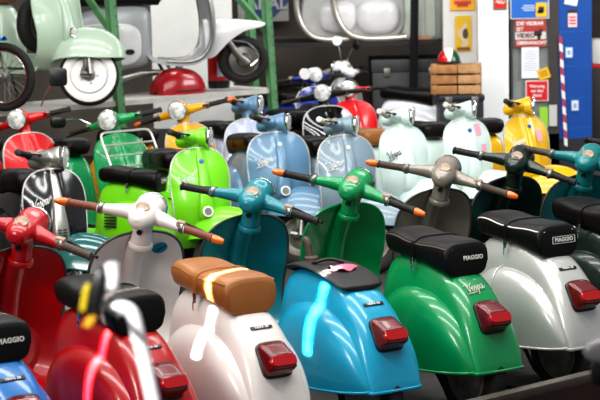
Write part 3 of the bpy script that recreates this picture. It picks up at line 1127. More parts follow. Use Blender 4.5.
# ================================================================== BACK OF THE SHOP
WALLB = mat('brown grey wall', '#6a625a', .85, noise=.3, nscale=2)
YB = 20.6
struct('wall_back', quad([(-7, YB, 0), (1.95, YB, 0), (1.95, YB, 3.6), (-7, YB, 3.6)]), WALLB)
struct('wall_left', quad([(-4.6, 1, 0), (-4.6, YB, 0), (-4.6, YB, 3.6), (-4.6, 1, 3.6)]), mat('left wall', '#8d877d', .85, noise=.2, nscale=2))
struct('shade_ceiling', quad([(-7, 14.5, 3.6), (9, 14.5, 3.6), (9, YB + .3, 3.6), (-7, YB + .3, 3.6)]), mat('shade_ceiling', '#777777', .9))  # unseen roof added over the back so the interior there goes dark
def panel(name, u0, v0, u1, v1, y, m, label=None, cat=None, group=None, th=.01, parent=None, kind=None):
    a, b, c, d = at_y(u0, v0, y), at_y(u1, v0, y), at_y(u1, v1, y), at_y(u0, v1, y)
    x0, x1, z0, z1 = (a.x + d.x) / 2, (b.x + c.x) / 2, (c.z + d.z) / 2, (a.z + b.z) / 2
    bm = bmesh.new(); box(bm, ((x0 + x1) / 2, y + th / 2, (z0 + z1) / 2), (x1 - x0, th, z1 - z0))
    o = obj(name, bm, m, parent)
    if label: tag(o, label, cat, group)
    if kind: o['kind'] = kind
    return o, ((x0 + x1) / 2, y, (z0 + z1) / 2), (x1 - x0, z1 - z0)
def tall(name, u0, u1, y, m, z0, z1, th=.05, kind='structure', parent=None):
    a, b = at_y(u0, 100, y), at_y(u1, 100, y)
    bm = bmesh.new(); box(bm, ((a.x + b.x) / 2, y + th / 2, (z0 + z1) / 2), (b.x - a.x, th, z1 - z0))
    o = obj(name, bm, m, parent)
    if kind: o['kind'] = kind
    return o
# pale board behind the white frame
bo, _, _ = panel('wall_board', 152, -12, 233, 128, 18.4, mat('pale board', '#d5d6d1', .7, noise=.06), 'large pale board standing behind the white scooter frame', 'board', th=.03)
# dark shelf with scooter shells
ws_y = 18.9
sh = thing('storage_shelf', 'dark steel wall shelf carrying pale scooter shells', 'shelf', at_y(360, 46, ws_y))
I_ = Matrix.Translation(-sh.location)
a, b = at_y(262, 46, ws_y), at_y(447, 44, ws_y)
bm = bmesh.new(); box(bm, ((a.x + b.x) / 2, ws_y + .45, a.z), (b.x - a.x, .9, .045), I_); obj('board', bm, mat('dark shelf', '#221f1d', .6), sh)
bm = bmesh.new(); p_, q_ = at_y(415, -30, ws_y - .03), at_y(408, 112, ws_y - .03)
tube(bm, [I_ @ p_, I_ @ V((p_.x - .05, q_.y, 0))], .038, 4); obj('upright', bm, mat('black upright', '#1b1b1d', .5), sh)
ztop = a.z + .0225
def shell(u, y, label, sc_=1.0, flip=1):
    p = at_y(u, 40, y)
    t = thing('scooter_shell', label, 'scooter shell', V((p.x, y, ztop)), 0, 'scooter shells lying on the wall shelf')
    sw = [V((x * sc_, 0, z * sc_)) for x, z in [(-.16, .55), (-.20, .38), (-.17, .20), (-.08, .07), (.05, .025), (.22, .02), (.42, .03)]]
    bm = bmesh.new(); tube(bm, curve([q + V((0, -.16, 0)) for q in sw], 30), .03 * sc_, 9); obj('edge_trim', bm, mat('nickel', '#cfc9bf', .22, .7), t)
    bm = bmesh.new(); pts = curve(sw, 30)
    loft(bm, [[q + V((0, yy, .01)) for yy in (-.15, -.05, .1, .25)] for q in pts], False); obj('leg_shield', bm, LWH, t)
    bm = bmesh.new(); rings = [[V((.14 + x * g, -.02 + d, .26 + z * g)) for x, z in sup(.30 * sc_, .24 * sc_, 3, 28)] for g, d in ((1, .14), (1, .04), (.94, .0), (.5, -.01))]
    loft(bm, rings); fb = obj('floor_pan', bm, mat('shell grey', '#b9b9b6', .5, noise=.15), t)
    bm = bmesh.new(); rings = [[V((.20 + x * g, -.03 - d, .23 + z * g)) for x, z in sup(.19 * sc_, .155 * sc_, 2.6, 28)] for g, d in ((1, 0), (.96, .05), (.8, .085), (.4, .10), (.05, .105))]
    loft(bm, rings); obj('side_cowl', bm, LWH, t)
    return t
shell(318, 19.15, 'white scooter shell on the wall shelf nearest the green posts')
shell(357, 19.1, 'white scooter shell with nickel edge, middle one on the wall shelf', 1.1)
bm = bmesh.new()
p = at_y(422, 38, 19.2)
rings = [[V((x, y_, z)) for x, y_ in sup(r, r * .8, 3, 28)] for z, r in [(0, .2), (.02, .215), (.3, .225), (.5, .21), (.56, .16), (.58, .02)]]
loft(bm, rings)
bs = thing('body_shell', 'pale green ribbed scooter body shell at the end of the wall shelf', 'scooter shell', V((p.x, 19.25, ztop)), 0)
obj('shell', bm, mat('pale green paint', '#cfd8cd', .4, noise=.12, coat=.3), bs)
for k in range(3):
    bm = bmesh.new(); tube(bm, [V((-.09 + .1 * k, -.185, .03)), V((-.09 + .1 * k, -.19, .3)), V((-.09 + .1 * k, -.175, .5))], .012, 6); obj('rib', bm, mat('pale green paint', '#cfd8cd'), bs)
def books(u0, u1, v, m, lab):
    p, q = at_y(u0, v, 18.92), at_y(u1, v, 18.92)
    bm = bmesh.new(); box(bm, ((p.x + q.x) / 2, 19.0, ztop + .018), (q.x - p.x, .12, .03), None, .004)
    tag(obj('panel_strip', bm, m), lab, 'panel')
books(389, 406, 37, mat('teal strip', '#6f9c9a', .5), 'thin teal panel lying flat on the wall shelf')
books(410, 431, 38, mat('orange strip', '#c08a62', .5), 'thin tan panel lying flat on the wall shelf')
# enamel petrol sign
es = thing('enamel_sign', 'old white and blue enamel sign with pale capital letters on back wall', 'sign', at_y(262, 5, 20.3))
I_ = Matrix.Translation(-es.location)
bm = bmesh.new(); a, b = at_y(238, 22, 20.3), at_y(288, -20, 20.3); box(bm, ((a.x + b.x) / 2, 20.32, (a.z + b.z) / 2), (b.x - a.x, .02, b.z - a.z), I_); obj('panel', bm, mat('enamel white', '#a6a49d', .5, noise=.15), es)
bm = bmesh.new(); c = at_y(266, -2, 20.29); bm.faces.new([bm.verts.new(I_ @ (c + V(q))) for q in ((-.27, 0, .0), (0, 0, -.26), (.27, 0, 0), (0, 0, .26))]); obj('diamond', bm, mat('enamel blue', '#2b4679', .5), es)
obj('lettering', text_mesh('ARAL', .17, 0, .002, .004), mat('letter grey', '#b9b9b4', .5), es, I_ @ Matrix.Translation(at_y(267, 4, 20.28)) @ Matrix.Rotation(PI / 2, 4, 'X'))

# dark trunk, chest, crate and helmet
def boxthing(name, u0, v0, u1, v1, y, depth, m, label, cat, lid=.0, rz=0, floor=True):
    a, b = at_y(u0, v0, y), at_y(u1, v1, y)
    z0 = 0 if floor else b.z
    t = thing(name, label, cat, V(((a.x + b.x) / 2, y + depth / 2, z0)), rz)
    bm = bmesh.new(); w, h = b.x - a.x, a.z - z0
    box(bm, (0, 0, (h - lid) / 2), (w, depth, h - lid), None, .012); obj('body', bm, m, t)
    if lid:
        bm = bmesh.new(); box(bm, (0, 0, h - lid / 2 + .001), (w + .02, depth + .02, lid), None, .012); obj('lid', bm, m, t)
        for k in (-1, 1):
            bm = bmesh.new(); box(bm, (k * w * .3, -depth / 2 - .012, h - lid), (.06, .02, .08), None, .004); obj('latch', bm, DULL, t)
    return t, h, z0
boxthing('metal_cabinet', 372, 60, 447, 100, 19.0, .7, mat('cabinet grey', '#3b3e3d', .5, noise=.2), 'dark grey metal chest with lid standing by the back wall', 'cabinet', lid=.12)
ct, ch, _ = boxthing('side_chest', 440, 96, 484, 130, 17.5, .5, mat('chest navy', '#1d222c', .5), 'dark navy chest beside the white pillar under the wooden crate', 'cabinet', lid=.05)
WOOD = mat('crate wood', '#b5814f', .7, noise=.35, nscale=14)
WOOD2 = mat('crate wood pale', '#c4976a', .7, noise=.3, nscale=14)
cb = at_y(458, 96, 17.55)
cr = thing('wooden_crate', 'slatted wooden crate on the navy chest beside white pillar', 'crate', V((cb.x, 17.72, ch)), R(-6))
cz = ch - 0.0
H_ = at_y(458, 64, 17.55).z - ch
W_ = .43
for k in range(3):
    for (x0, x1, m_) in ((-W_ / 2, .01, WOOD), (.02, W_ / 2, WOOD2)):
        bm = bmesh.new(); box(bm, ((x0 + x1) / 2, -.15, H_ * (.17 + .33 * k)), (x1 - x0, .012, H_ * .27), None, .003); obj('slat', bm, m_, cr)
for s in (-1, 1):
    bm = bmesh.new(); box(bm, (s * W_ / 2, 0, H_ / 2), (.012, .29, H_ * .96), None, .003); obj('end_panel', bm, WOOD, cr)
    bm = bmesh.new(); box(bm, (s * (W_ / 2 - .03), -.13, H_ / 2), (.03, .03, H_), None, .003); obj('corner_post', bm, WOOD2, cr)
bm = bmesh.new(); box(bm, (0, .148, H_ / 2), (W_, .012, H_ * .9)); obj('back_panel', bm, WOOD, cr)
bm = bmesh.new(); box(bm, (0, 0, H_ * .8), (W_ - .03, .27, .012)); obj('base_panel', bm, WOOD, cr)
hp = at_y(449, 64, 17.7)
he = thing('helmet', 'open helmet with red, white and green stripes on wooden crate', 'helmet', V((hp.x, 17.72, ch + H_)), 0)
def helm(a0, a1):
    bm = bmesh.new(); rings = []
    for i in range(13):
        a = R(a0 + (a1 - a0) * i / 12)   # from -X round over the top to +X
        rings.append([V((-.105 * math.cos(a) * math.sin(R(10 + 160 * j / 16)) , -.12 * math.cos(R(10 + 160 * j / 16)), .0 + .135 * math.sin(a) * math.sin(R(10 + 160 * j / 16)))) for j in range(17)])
    loft(bm, rings, False); return bm
obj('red_stripe', helm(0, 62), paint('helm_red', '#c01a1e'), he); obj('white_stripe', helm(62, 112), paint('helm_white', '#e9e7df'), he); obj('green_stripe', helm(112, 180), paint('helm_green', '#0d4a2c'), he)
bm = bmesh.new(); tube_closed(bm, [V((.107 * math.cos(2 * PI * i / 32), .122 * math.sin(2 * PI * i / 32), .008)) for i in range(32)], .008); obj('rim_band', bm, BLACKP, he)

# ---- right-hand wall: pale wall, white pillar, glass door, blue door
YR = 18.3
WHITEW = mat('whitewash', '#e6e7e6', .8, noise=.05, nscale=3)
tall('wall_right', 444, 482, YR + .25, mat('pale wall', '#cfccc8', .85, noise=.06), 0, 3.6, .1)
tall('trim_1', 479, 511, YR, WHITEW, 0, 3.6, .3)
FRAMED = mat('door frame brown', '#3b3634', .5)
d1 = thing('door_1', None, None, V((at_y(531, 100, YR).x, YR, 0))); d1['kind'] = 'structure'
def local_to(o, parent):
    o.parent = parent; o.matrix_parent_inverse = parent.matrix_world.inverted() if parent.matrix_world != Matrix.Identity(4) else Matrix.Identity(4)
bpy.context.view_layer.update()
def dpart(name, u0, u1, m, z0, z1, y=YR, th=.05, par=d1):
    o = tall(name, u0, u1, y, m, z0, z1, th, None); local_to(o, par); return o
dpart('frame', 509, 513, FRAMED, 0, 3.2); dpart('frame', 549, 559, FRAMED, 0, 3.2); dpart('bottom_rail', 509, 559, FRAMED, 0, .35)
GL = mat('door glass', '#8c928f', .12, noise=.25, nscale=3, coat=.6)
dpart('pane', 512, 550, GL, .35, 3.2, YR + .03, .01)
dpart('glazing_bar', 512, 550, mat('bar grey', '#6a6d6c', .5), 1.15, 1.19, YR + .015, .02)
d2 = thing('door_2', None, None, V((at_y(575, 100, YR).x, YR, 0))); d2['kind'] = 'structure'
bpy.context.view_layer.update()
BLUED = mat('door blue', '#104a97', .4, noise=.08, nscale=4)
dpart('panel', 558, 592, BLUED, .3, 3.2, YR + .01, .04, d2)
za = [at_y(575, v, YR).z for v in (32, 66, 98, 128)]
for z in za:
    bm = bmesh.new(); xa, xb = at_y(559, 80, YR).x, at_y(591, 80, YR).x
    for k in range(12): lathe(bm, [(0, .004), (-.006, .004)], 'Y', 8, Matrix.Translation((xa + (xb - xa) * (k + .5) / 12, YR + .008, z)))
    o = obj('rivet_row', bm, mat('rivet blue', '#3b7acb', .4), None); local_to(o, d2)
dpart('plinth', 558, 592, mat('plinth dark', '#26262a', .6), 0, .3, YR + .012, .04, d2)
struct('wall_right_inner', quad([(at_y(592, 80, YR).x, YR + .6, 0), (9, YR + .6, 0), (9, YR + .6, 3.6), (at_y(592, 80, YR).x, YR + .6, 3.6)]), mat('inner wall', '#3a302b', .8, noise=.3))

def sign(name, u0, v0, u1, v1, m, label, cat='sign', y=YR - .012, rot=0, border=None, texts=(), th=.006):
    a, b = at_y(u0, v0, y), at_y(u1, v1, y)
    c = V(((a.x + b.x) / 2, y, (a.z + b.z) / 2)); w_, h_ = b.x - a.x, a.z - b.z
    t = thing(name, label, cat, M=Matrix.Translation(c) @ Matrix.Rotation(rot, 4, 'Y'))
    if border:
        bm = bmesh.new(); box(bm, (0, .001, 0), (w_, th, h_)); obj('border', bm, border, t); k = .9
        bm = bmesh.new(); box(bm, (0, -.003, 0), (w_ - .018, th, h_ - .018)); obj('panel', bm, m, t)
    else:
        bm = bmesh.new(); box(bm, (0, 0, 0), (w_, th, h_)); obj('panel', bm, m, t)
    for s, x, z, size, mm, al in texts:
        obj('lettering', text_mesh(s, size, 0, .0008, .0012, al), mm, t, Matrix.Translation((x * w_, -.008, z * h_)) @ Matrix.Rotation(PI / 2, 4, 'X'))
    return t, w_, h_
RS = mat('sign red', '#a8332e', .5); RS2 = mat('sign bright red', '#c8151f', .45); SW = mat('sign white', '#dedcd6', .5); SY = mat('sign yellow', '#e3b11a', .5); SK = mat('sign ink', '#2a2626', .6)
t, w_, h_ = sign('door_sign', 515, 20, 546, 46.5, RS, 'red and white sign about video watching on the glass door', texts=(('DIE VESBAR', -.46, .36, .048, SW, 'LEFT'), ('IST', -.46, .15, .048, SW, 'LEFT'), ('ÜBERWACHT', -.46, -.36, .045, SW, 'LEFT')))
bm = bmesh.new(); box(bm, (0, -.004, -.085 * h_), (w_, .003, .27 * h_)); obj('white_band', bm, mat('band white', '#c9c2bd', .5), t)
obj('lettering', text_mesh('VIDEO', .058, 0, .0008, .0015, 'LEFT'), SK, t, Matrix.Translation((-.46 * w_, -.009, -.085 * h_)) @ Matrix.Rotation(PI / 2, 4, 'X'))
bm = bmesh.new(); box(bm, (.24 * w_, -.009, .0), (.07, .004, .045)); box(bm, (.27 * w_, -.009, -.035), (.03, .004, .05)); box(bm, (.33 * w_, -.009, .03), (.03, .004, .02)); obj('camera_symbol', bm, SK, t)
t, w_, h_ = sign('blue_sign', 510, -14, 549, 18.5, mat('sign blue', '#1f63b4', .45), 'blue notice with pale border and yellow patch above the video sign', border=SW)
bm = bmesh.new(); box(bm, (.30 * w_, -.010, -.23 * h_), (.10, .004, .13)); obj('yellow_patch', bm, SY, t)
for k, (x, z, sx) in enumerate(((-.02, -.10, .10), (-.02, -.17, .14), (-.02, -.24, .10))):
    bm = bmesh.new(); box(bm, (x * w_, -.010, z * h_), (sx, .004, .010)); obj('mark_line', bm, mat('mark pale', '#b8c9dc', .5), t)
bm = bmesh.new(); box(bm, (.30 * w_, -.0125, -.22 * h_), (.05, .003, .05)); box(bm, (.27 * w_, -.0125, -.29 * h_), (.05, .003, .03)); obj('patch_mark', bm, SK, t)
t, w_, h_ = sign('paper_notice', 521.5, 47.5, 539, 78, mat('paper white', '#dfe2e6', .7), 'white paper notice with fine lines taped below the video sign', 'notice')
for k in range(9):
    bm = bmesh.new(); box(bm, (0, -.004, h_ * (.36 - .075 * k)), (w_ * (.5 if k in (0, 4) else .78), .002, .006)); obj('text_line', bm, mat('grey ink', '#9aa0ab', .7), t)
t, w_, h_ = sign('yellow_sticker', 538, 68.5, 549.5, 79, SY, 'small tilted yellow sticker on the glass door', 'sticker', rot=R(-18), y=YR - .02)
for k in range(3):
    bm = bmesh.new(); box(bm, (0, -.004, h_ * (.22 - .2 * k)), (w_ * .7, .002, .008)); obj('text_line', bm, mat('brown ink', '#7a5a12', .7), t)
sign('dog_sign', 525.5, 80.5, 548.5, 101, RS2, 'bright red sign with white border warning of the dog', border=SW, texts=(('Warnung', 0, .22, .036, SW, 'CENTER'), ('vor dem', 0, 0, .034, SW, 'CENTER'), ('Hund', 0, -.22, .036, SW, 'CENTER')))
sign('lime_sticker', 539.5, 107, 548, 128, mat('lime sticker', '#8fc63a', .5), 'lime green sticker low on the glass door', 'sticker')
sign('paper_slip', 549, 105, 557, 126, mat('slip grey', '#b9b9b6', .7), 'pale grey slip of paper on the dark door frame', 'notice')
sign('white_sticker', 565, -6, 578, 5, SW, 'white sticker at the top of the blue door', 'sticker', rot=R(12), y=YR)
t, w_, h_ = sign('pink_sticker', 568, 13, 577, 27, mat('pink label', '#e6c3c4', .5), 'small pink label with red lines on the blue door', 'sticker', y=YR)
for k in range(3):
    bm = bmesh.new(); box(bm, (0, -.004, h_ * (.2 - .22 * k)), (w_ * .75, .002, .012)); obj('text_line', bm, RS2, t)
bm = bmesh.new(); box(bm, (0, -.004, h_ * .62), (w_, .004, h_ * .25)); obj('black_strip', bm, SK, t)
for lab, (u0, v0, u1, v1) in (('square white sticker in a blue ring, upper of two on blue door', (565, 47, 573, 58)), ('square white sticker in a blue ring, lower of two on blue door', (571, 100, 579, 111))):
    t, w_, h_ = sign('square_sticker', u0, v0, u1, v1, SW, lab, 'sticker', y=YR, border=mat('sticker blue', '#5b93d6', .5))
    bm = bmesh.new(); box(bm, (0, -.007, 0), (w_ * .4, .002, h_ * .45)); obj('mark', bm, mat('mark blue', '#87a3c4', .5), t)
# barrier tape hanging on the blue door
bt = thing('barrier_tape', 'red and white striped barrier tape hanging down the blue door', 'tape', at_y(562, 90, YR - .02))
I_ = Matrix.Translation(-bt.location)
for k in range(14):
    a, b = at_y(560.5 + 5.5 * k / 14, 37 + 110 * k / 14, YR - .02), at_y(560.5 + 5.5 * (k + 1) / 14, 37 + 110 * (k + 1) / 14, YR - .02)
    bm = bmesh.new(); bm.faces.new([bm.verts.new(I_ @ q) for q in (a + V((-.016, 0, .02)), a + V((.016, 0, 0)), b + V((.016, 0, 0)), b + V((-.016, 0, .02)))])
    obj('stripe', bm, mat('tape red', '#a03a58', .5) if k % 2 == 0 else SW, bt)
# white box with red foot at the far edge
p = at_y(598, 68, YR + .3)
wb = thing('white_machine', 'white appliance with a red foot beyond the blue door', 'appliance', V((p.x + .04, YR + .3, 0)))
bm = bmesh.new(); box(bm, (0, .1, p.z + .15), (.2, .2, .24), None, .04); obj('housing', bm, SW, wb)
bm = bmesh.new(); box(bm, (0, .1, p.z + .015), (.22, .22, .03), None, .006); obj('foot', bm, RS2, wb)
bm = bmesh.new(); box(bm, (0, .1, p.z / 2), (.3, .3, p.z), None, .01); obj('plinth', bm, mat('plinth brown', '#2e2622', .6), wb)
# posters
t, w_, h_ = sign('yellow_poster', 455, 16, 471.5, 51, mat('poster yellow', '#d2a916', .5), 'yellow poster with a pale standing figure on the pale wall', 'poster', y=YR + .24)
bm = bmesh.new(); loft(bm, [[V((.02 * math.sin(i * .9) + s * w, -.005, h_ * (-.38 + .075 * i))) for s in (-1, 1)] for i, w in enumerate((.02, .03, .028, .034, .04, .03, .036, .026, .022, .012))], False); obj('figure', bm, mat('figure cream', '#cbb79a', .6), t)
bm = bmesh.new(); box(bm, (0, -.004, -.43 * h_), (w_ * .8, .002, .03)); obj('caption_band', bm, mat('poster brown', '#7a4d1a', .6), t)
bm = bmesh.new(); loft(bm, [[V((.02 + s * w, -.0065, h_ * z)) for s in (-1, 1)] for w, z in ((.005, -.15), (.022, -.1), (.026, 0), (.02, .1), (.004, .14))], False); obj('dark_figure_part', bm, mat('figure dark', '#4b4030', .6), t)
t, w_, h_ = sign('orange_sign', 450, -14, 475, 10, mat('poster orange', '#dba31f', .5), 'orange yellow sign with red emblem above the yellow poster', 'sign', y=YR + .24)
bm = bmesh.new(); box(bm, (0, -.004, -.18 * h_), (w_ * .7, .003, .035)); box(bm, (0, -.004, -.3 * h_), (w_ * .45, .003, .03)); obj('emblem', bm, mat('emblem red', '#c0432a', .5), t)
t, w_, h_ = sign('shop_sign', 493, -12, 507, 9.5, RS2, 'small red sign in green frame high on the white pillar', 'sign', y=YR - .01, border=mat('frame green', '#2f8f63', .5))
bm = bmesh.new(); tube(bm, [V(p) for p in [(x, -.009, z) for x, z in spline([(-.04, -.035), (-.02, -.015), (-.01, -.045), (.01, -.015), (.02, -.045), (.045, -.02)], 20)]], .005, 5); obj('white_script', bm, SW, t)

# ================================================================== MORE SCOOTERS AT THE BACK
GB = 'scooters standing at the very back'
scooter('white scooter with black bench and rack, before the dark chest', root_from(410, 88, (0, -.33, .80), R(72)), R(72), 10, paint('cold_white', '#e3e6ea', noise=.04), GB, strap=False)
hN = R(180 + 30)
nb = scooter('dark blue scooter with clear headlamp far at the back', root_from(316, 73, steer(10) @ LAMP, hN), hN, 10, paint('navy', '#14308a'), GB)
hO = R(180 + 55)
cb_ = scooter('cream scooter with two round mirrors far at the back', root_from(346, 66, steer(20) @ LAMP, hO), hO, 20, paint('cream', '#c9c6b8'), GB, grip=GRIPB, front=paint('grey_cream', '#8f8f8a'))


# mirrors on stalks
bpy.context.view_layer.update()
def yof(o, k=.31): return (o.matrix_world @ V((0, k, .95))).y
y = yof(r3); mirror(r3, at_y(41, 106, y), at_y(58, 77, y - .15), .062, (.15, -1, .1), 5)
y = yof(rk); mirror(rk, at_y(90, 124, y), at_y(58, 122, y - .1), .042, (-.3, 1, 0), 3, 1.3)
y = yof(ck); mirror(ck, at_y(300, 103, y), at_y(305, 74, y - .1), .046, (.1, -1, .15), 2, 1.0, CHROME, SW, CHROME)
y = yof(cb_); mirror(cb_, at_y(342, 64, y), at_y(337, 41, y - .1), .046, (.1, -1, .15), 2, 1.0, CHROME, SW, CHROME)
mirror(cb_, at_y(346, 64, y), at_y(356, 45, y - .1), .05, (.8, .5, 0), 2, 1.0, BLACKP, None, CHROME)
# chrome rack before the green leg shield
bm = bmesh.new()
c4 = [V(p) for p in ((-.21, .44, .90), (.21, .44, .90), (.21, .60, .61), (-.21, .60, .61))]
loop = []
for i in range(4):
    p, q, r = c4[i - 1], c4[i], c4[(i + 1) % 4]
    a, b = q + (p - q).normalized() * .05, q + (r - q).normalized() * .05
    for k in range(5):
        f = k / 4
        loop.append(a * (1 - f) ** 2 + q * 2 * f * (1 - f) + b * f * f)
tube_closed(bm, loop, .0085, 8)
for f in (.28, .52, .76):
    tube(bm, [c4[0].lerp(c4[3], f), c4[1].lerp(c4[2], f)], .0065, 6)
for sx in (-.12, .12):
    tube(bm, [V((sx, .42, .76)), V((sx, .47, .84))], .006, 6); tube(bm, [V((sx, .50, .56)), V((sx, .60, .64))], .006, 6)
obj('front_rack', bm, mat('rack chrome', '#d9d6cf', .3, .5), rk)
# raised dark rail before the front row
KD = V((.75, .66, 0)).normalized(); KN = V((-KD.y, KD.x, 0))
k1 = at_z(600, 367, .22); k0 = at_z(455, 402, .22)
KD = (k1 - k0); KD.z = 0; KD.normalize(); KN = V((-KD.y, KD.x, 0))
ra = thing('floor_rail', 'dark brown steel rail running along in front of the scooters', 'rail', V((k0.x, k0.y, 0)))
KF = frame((0, 0, 0), KD, KN)
bm = bmesh.new(); box(bm, (.5, -.03, .20), (1.9, .06, .04), KF, .006); obj('top_beam', bm, mat('rail steel', '#5a504a', .4, .2, noise=.4), ra)
bm = bmesh.new(); box(bm, (.5, -.045, .09), (1.9, .02, .18), KF); obj('web', bm, mat('rail web', '#3a1f19', .3, coat=.3, noise=.4), ra)
bm = bmesh.new(); box(bm, (.5, -.25, .01), (1.9, .45, .02), KF); obj('foot_plate', bm, mat('rail foot', '#3a2b27', .3, .2, noise=.4), ra)
# things close to us, out of focus: a bent white tube with a mirror strapped to it
YT = 3.6
tp = [at_y(u, v, YT) for u, v in ((114, 312), (118, 309), (124, 308.5), (130, 311), (134, 318), (138, 335), (144, 360), (151, 392), (158, 425))]
e_ = tp[-1]; ft = V((e_.x + .06, YT, 0))
tu = thing('tube_stand', 'blurred white bent tube close to us, holding a black and yellow mirror', 'tube', ft)
I_ = Matrix.Translation(-ft)
bm = bmesh.new(); tube(bm, [I_ @ p for p in curve(tp, 40)] + [I_ @ V((e_.x + .055, YT, .5)), V((0, 0, .02))], .0138, 12); obj('tube', bm, mat('white tube', '#f2eff0', .25, emis=0, coat=.5), tu)
bm = bmesh.new(); lathe(bm, [(0, .12), (.015, .12), (.02, .1), (.02, 0)], 'Z', 28); obj('base', bm, mat('white tube', '#f2eff0'), tu)
YM = 3.2
q = [at_y(u, v, YM) for u, v in ((112, 263), (113, 274), (112, 288))]
mm = tu
bm = bmesh.new(); tube(bm, [I_ @ p for p in q], [.011, .0125, .011], 12); kb = obj('knob', bm, mat('white tube', '#f2eff0'), mm)
def slab(name, u0, v0, u1, v1, w0, m, d):
    a, b = I_ @ at_y(u0, v0, YM + d), I_ @ at_y(u1, v1, YM + d)
    bm = bmesh.new()
    rings = []
    for f in (0, .12, .5, .88, 1):
        k = (.55, .95, 1, .95, .5)[int(f > .05) + int(f > .3) + int(f > .6) + int(f > .95)]
        c = a.lerp(b, f)
        rings.append([V((c.x + x, c.y + z, c.z)) for x, z in sup(w0 * k, .02 * k, 4, 16)])
    loft(bm, rings); obj(name, bm, m, mm)
slab('housing', 101, 266, 94, 322, .010, BLACKP, .0)
slab('yellow_edge', 88, 284, 83, 312, .006, mat('edge yellow', '#b9a512', .5), .01)
slab('amber_tip', 93, 316, 88, 326, .008, mat('edge amber', '#d09a1c', .5), -.02)
bm = bmesh.new(); tube(bm, [I_ @ tp[0], I_ @ at_y(106, 306, 3.4), I_ @ at_y(99, 296, YM + .03), I_ @ at_y(104, 286, YM + .04), I_ @ q[2]], .006, 8); obj('stalk', bm, BLACKP, mm)

YG = 4.2
g0 = at_y(604, 350, YG); gf = V((at_y(650, 300, YG).x, YG, 0))
gm = thing('grey_mirror', 'blurred grey and black mirror at the edge beyond the floor rail', 'mirror', gf)
I_ = Matrix.Translation(-gf)
bm = bmesh.new(); rings = [[I_ @ (g0 + V((d + x * .25, z2, (z2 * .2) + x))) for x, z2 in sup(r, r * .8, 2.6, 20)] for d, r in ((-.045, .004), (-.035, .016), (-.01, .026), (.03, .034), (.06, .03), (.07, .01))]
loft(bm, rings); obj('housing', bm, mat('mirror grey', '#7d7a7c', .35, coat=.4), gm)
bm = bmesh.new(); g1 = at_y(598, 372, YG); loft(bm, [[I_ @ (g1 + V((x, z2, d))) for x, z2 in sup(r, r * .6, 3, 16)] for d, r in ((-.03, .006), (-.02, .014), (.015, .018), (.03, .008))]); obj('clamp', bm, STEEL, gm)
bm = bmesh.new(); tube(bm, [I_ @ g0, I_ @ at_y(606, 362, YG), I_ @ g1, I_ @ at_y(622, 392, YG), V((0, 0, .9)), V((0, 0, .015))], .009, 8); obj('stalk', bm, STEEL, gm)
bm = bmesh.new(); lathe(bm, [(0, .12), (.015, .12), (.015, 0)], 'Z', 24); obj('base', bm, BLACKP, gm)

# ================================================================== FLOOR
FLOORM = mat('concrete floor', '#4b4845', .6, noise=.45, nscale=2.5, bump=.1)
struct('floor', quad([(-9, 1, 0), (9, 1, 0), (9, 24, 0), (-9, 24, 0)]), FLOORM)

# ================================================================== CAMERA AND LIGHT
cam = bpy.data.cameras.new('camera')
cam.sensor_width = 36; cam.lens = FPX * 36 / 600
cam.clip_start = .1; cam.clip_end = 200
cam.dof.use_dof = True; cam.dof.focus_distance = 9.4; cam.dof.aperture_fstop = 6.0
co = bpy.data.objects.new('camera', cam)
col.objects.link(co)
e1 = XH * cR - UH * sR; e2 = XH * sR + UH * cR
CM = Matrix((e1, e2, -FH)).transposed().to_4x4(); CM.translation = EYE
co.matrix_world = CM
sc.camera = co

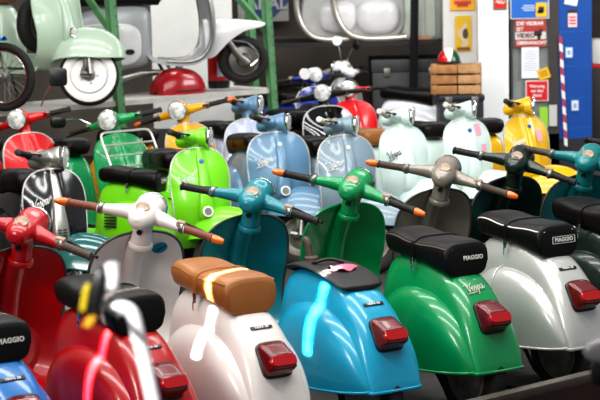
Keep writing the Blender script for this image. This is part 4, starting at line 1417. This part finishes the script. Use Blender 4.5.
w = bpy.data.worlds.new('world'); sc.world = w; w.use_nodes = True
bg = w.node_tree.nodes['Background']; bg.inputs['Color'].default_value = (.9, .95, 1, 1); bg.inputs['Strength'].default_value = .30
def area(name, loc, target, sx, sy, power, color=(1, 1, 1), spread=None):
    l = bpy.data.lights.new(name, 'AREA'); l.shape = 'RECTANGLE'; l.size = sx; l.size_y = sy; l.energy = power; l.color = color
    if spread: l.spread = spread
    o = bpy.data.objects.new(name, l); col.objects.link(o)
    o.location = loc
    o.rotation_euler = (V(target) - V(loc)).to_track_quat('-Z', 'Y').to_euler()
    return o
for k, (yy, xx) in enumerate(((6.2, -1.5), (8.2, -.6), (10.2, 0), (12.0, .3))):
    area('skylight', (xx, yy, 4.6), (xx + .3, yy + 1.2, 0), 6.5, .45, (150, 150, 120, 80)[k], (1, .985, .96))
area('front_daylight', (-5.0, 3.0, 4.0), (0, 12, .6), 2.5, 1.6, 250, (1, .97, .93))
area('rear_strip_light', (0, 16.6, 3.4), (0, 17.2, 0), 6, .3, 110)  # unseen overhead strip light above the back of the shop
area('side_area_light', (4.5, 15.5, 3.2), (1.6, 18.3, 1.0), 2, 2, 130)  # unseen area light turned on the right-hand wall and doors
pl = bpy.data.lights.new('tube_spot', 'SPOT'); pl.energy = 700; pl.spot_size = R(12); pl.spot_blend = .5; pl.shadow_soft_size = .05; pl.color = (1, .98, .94)  # spot added to whiten the near tube and knob, standing in for sun
po = bpy.data.objects.new('tube_spot', pl); col.objects.link(po); po.location = (-1.5, 1.2, 3.2)
po.rotation_euler = (V((-.32, 3.45, 1.40)) - V(po.location)).to_track_quat('-Z', 'Y').to_euler()
# a blade of sun falling through a gap in the roof along the row
rowd = V((math.cos(R(47)), math.sin(R(47)), 0))
sd = (rowd * .62 + V((0, 0, -.78))).normalized()
sl = bpy.data.lights.new('sun_gap', 'AREA'); sl.shape = 'RECTANGLE'; sl.size = 1.8 * .78; sl.size_y = .022; sl.energy = 11; sl.spread = R(1.2); sl.color = (1, .97, .9)
so = bpy.data.objects.new('sun_gap', sl); col.objects.link(so)
sp = V((-.343, 7.90, .55)) + rowd * .02 + V((-rowd.y, rowd.x, 0)) * .055 - sd * 2.8
so.matrix_world = frame(sp, (rowd * .78 + V((0, 0, .62))), V((rowd.y, -rowd.x, 0)) * -1)
sc.view_settings.view_transform = 'Standard'
sc.view_settings.look = 'Medium High Contrast'
sc.view_settings.exposure = .15
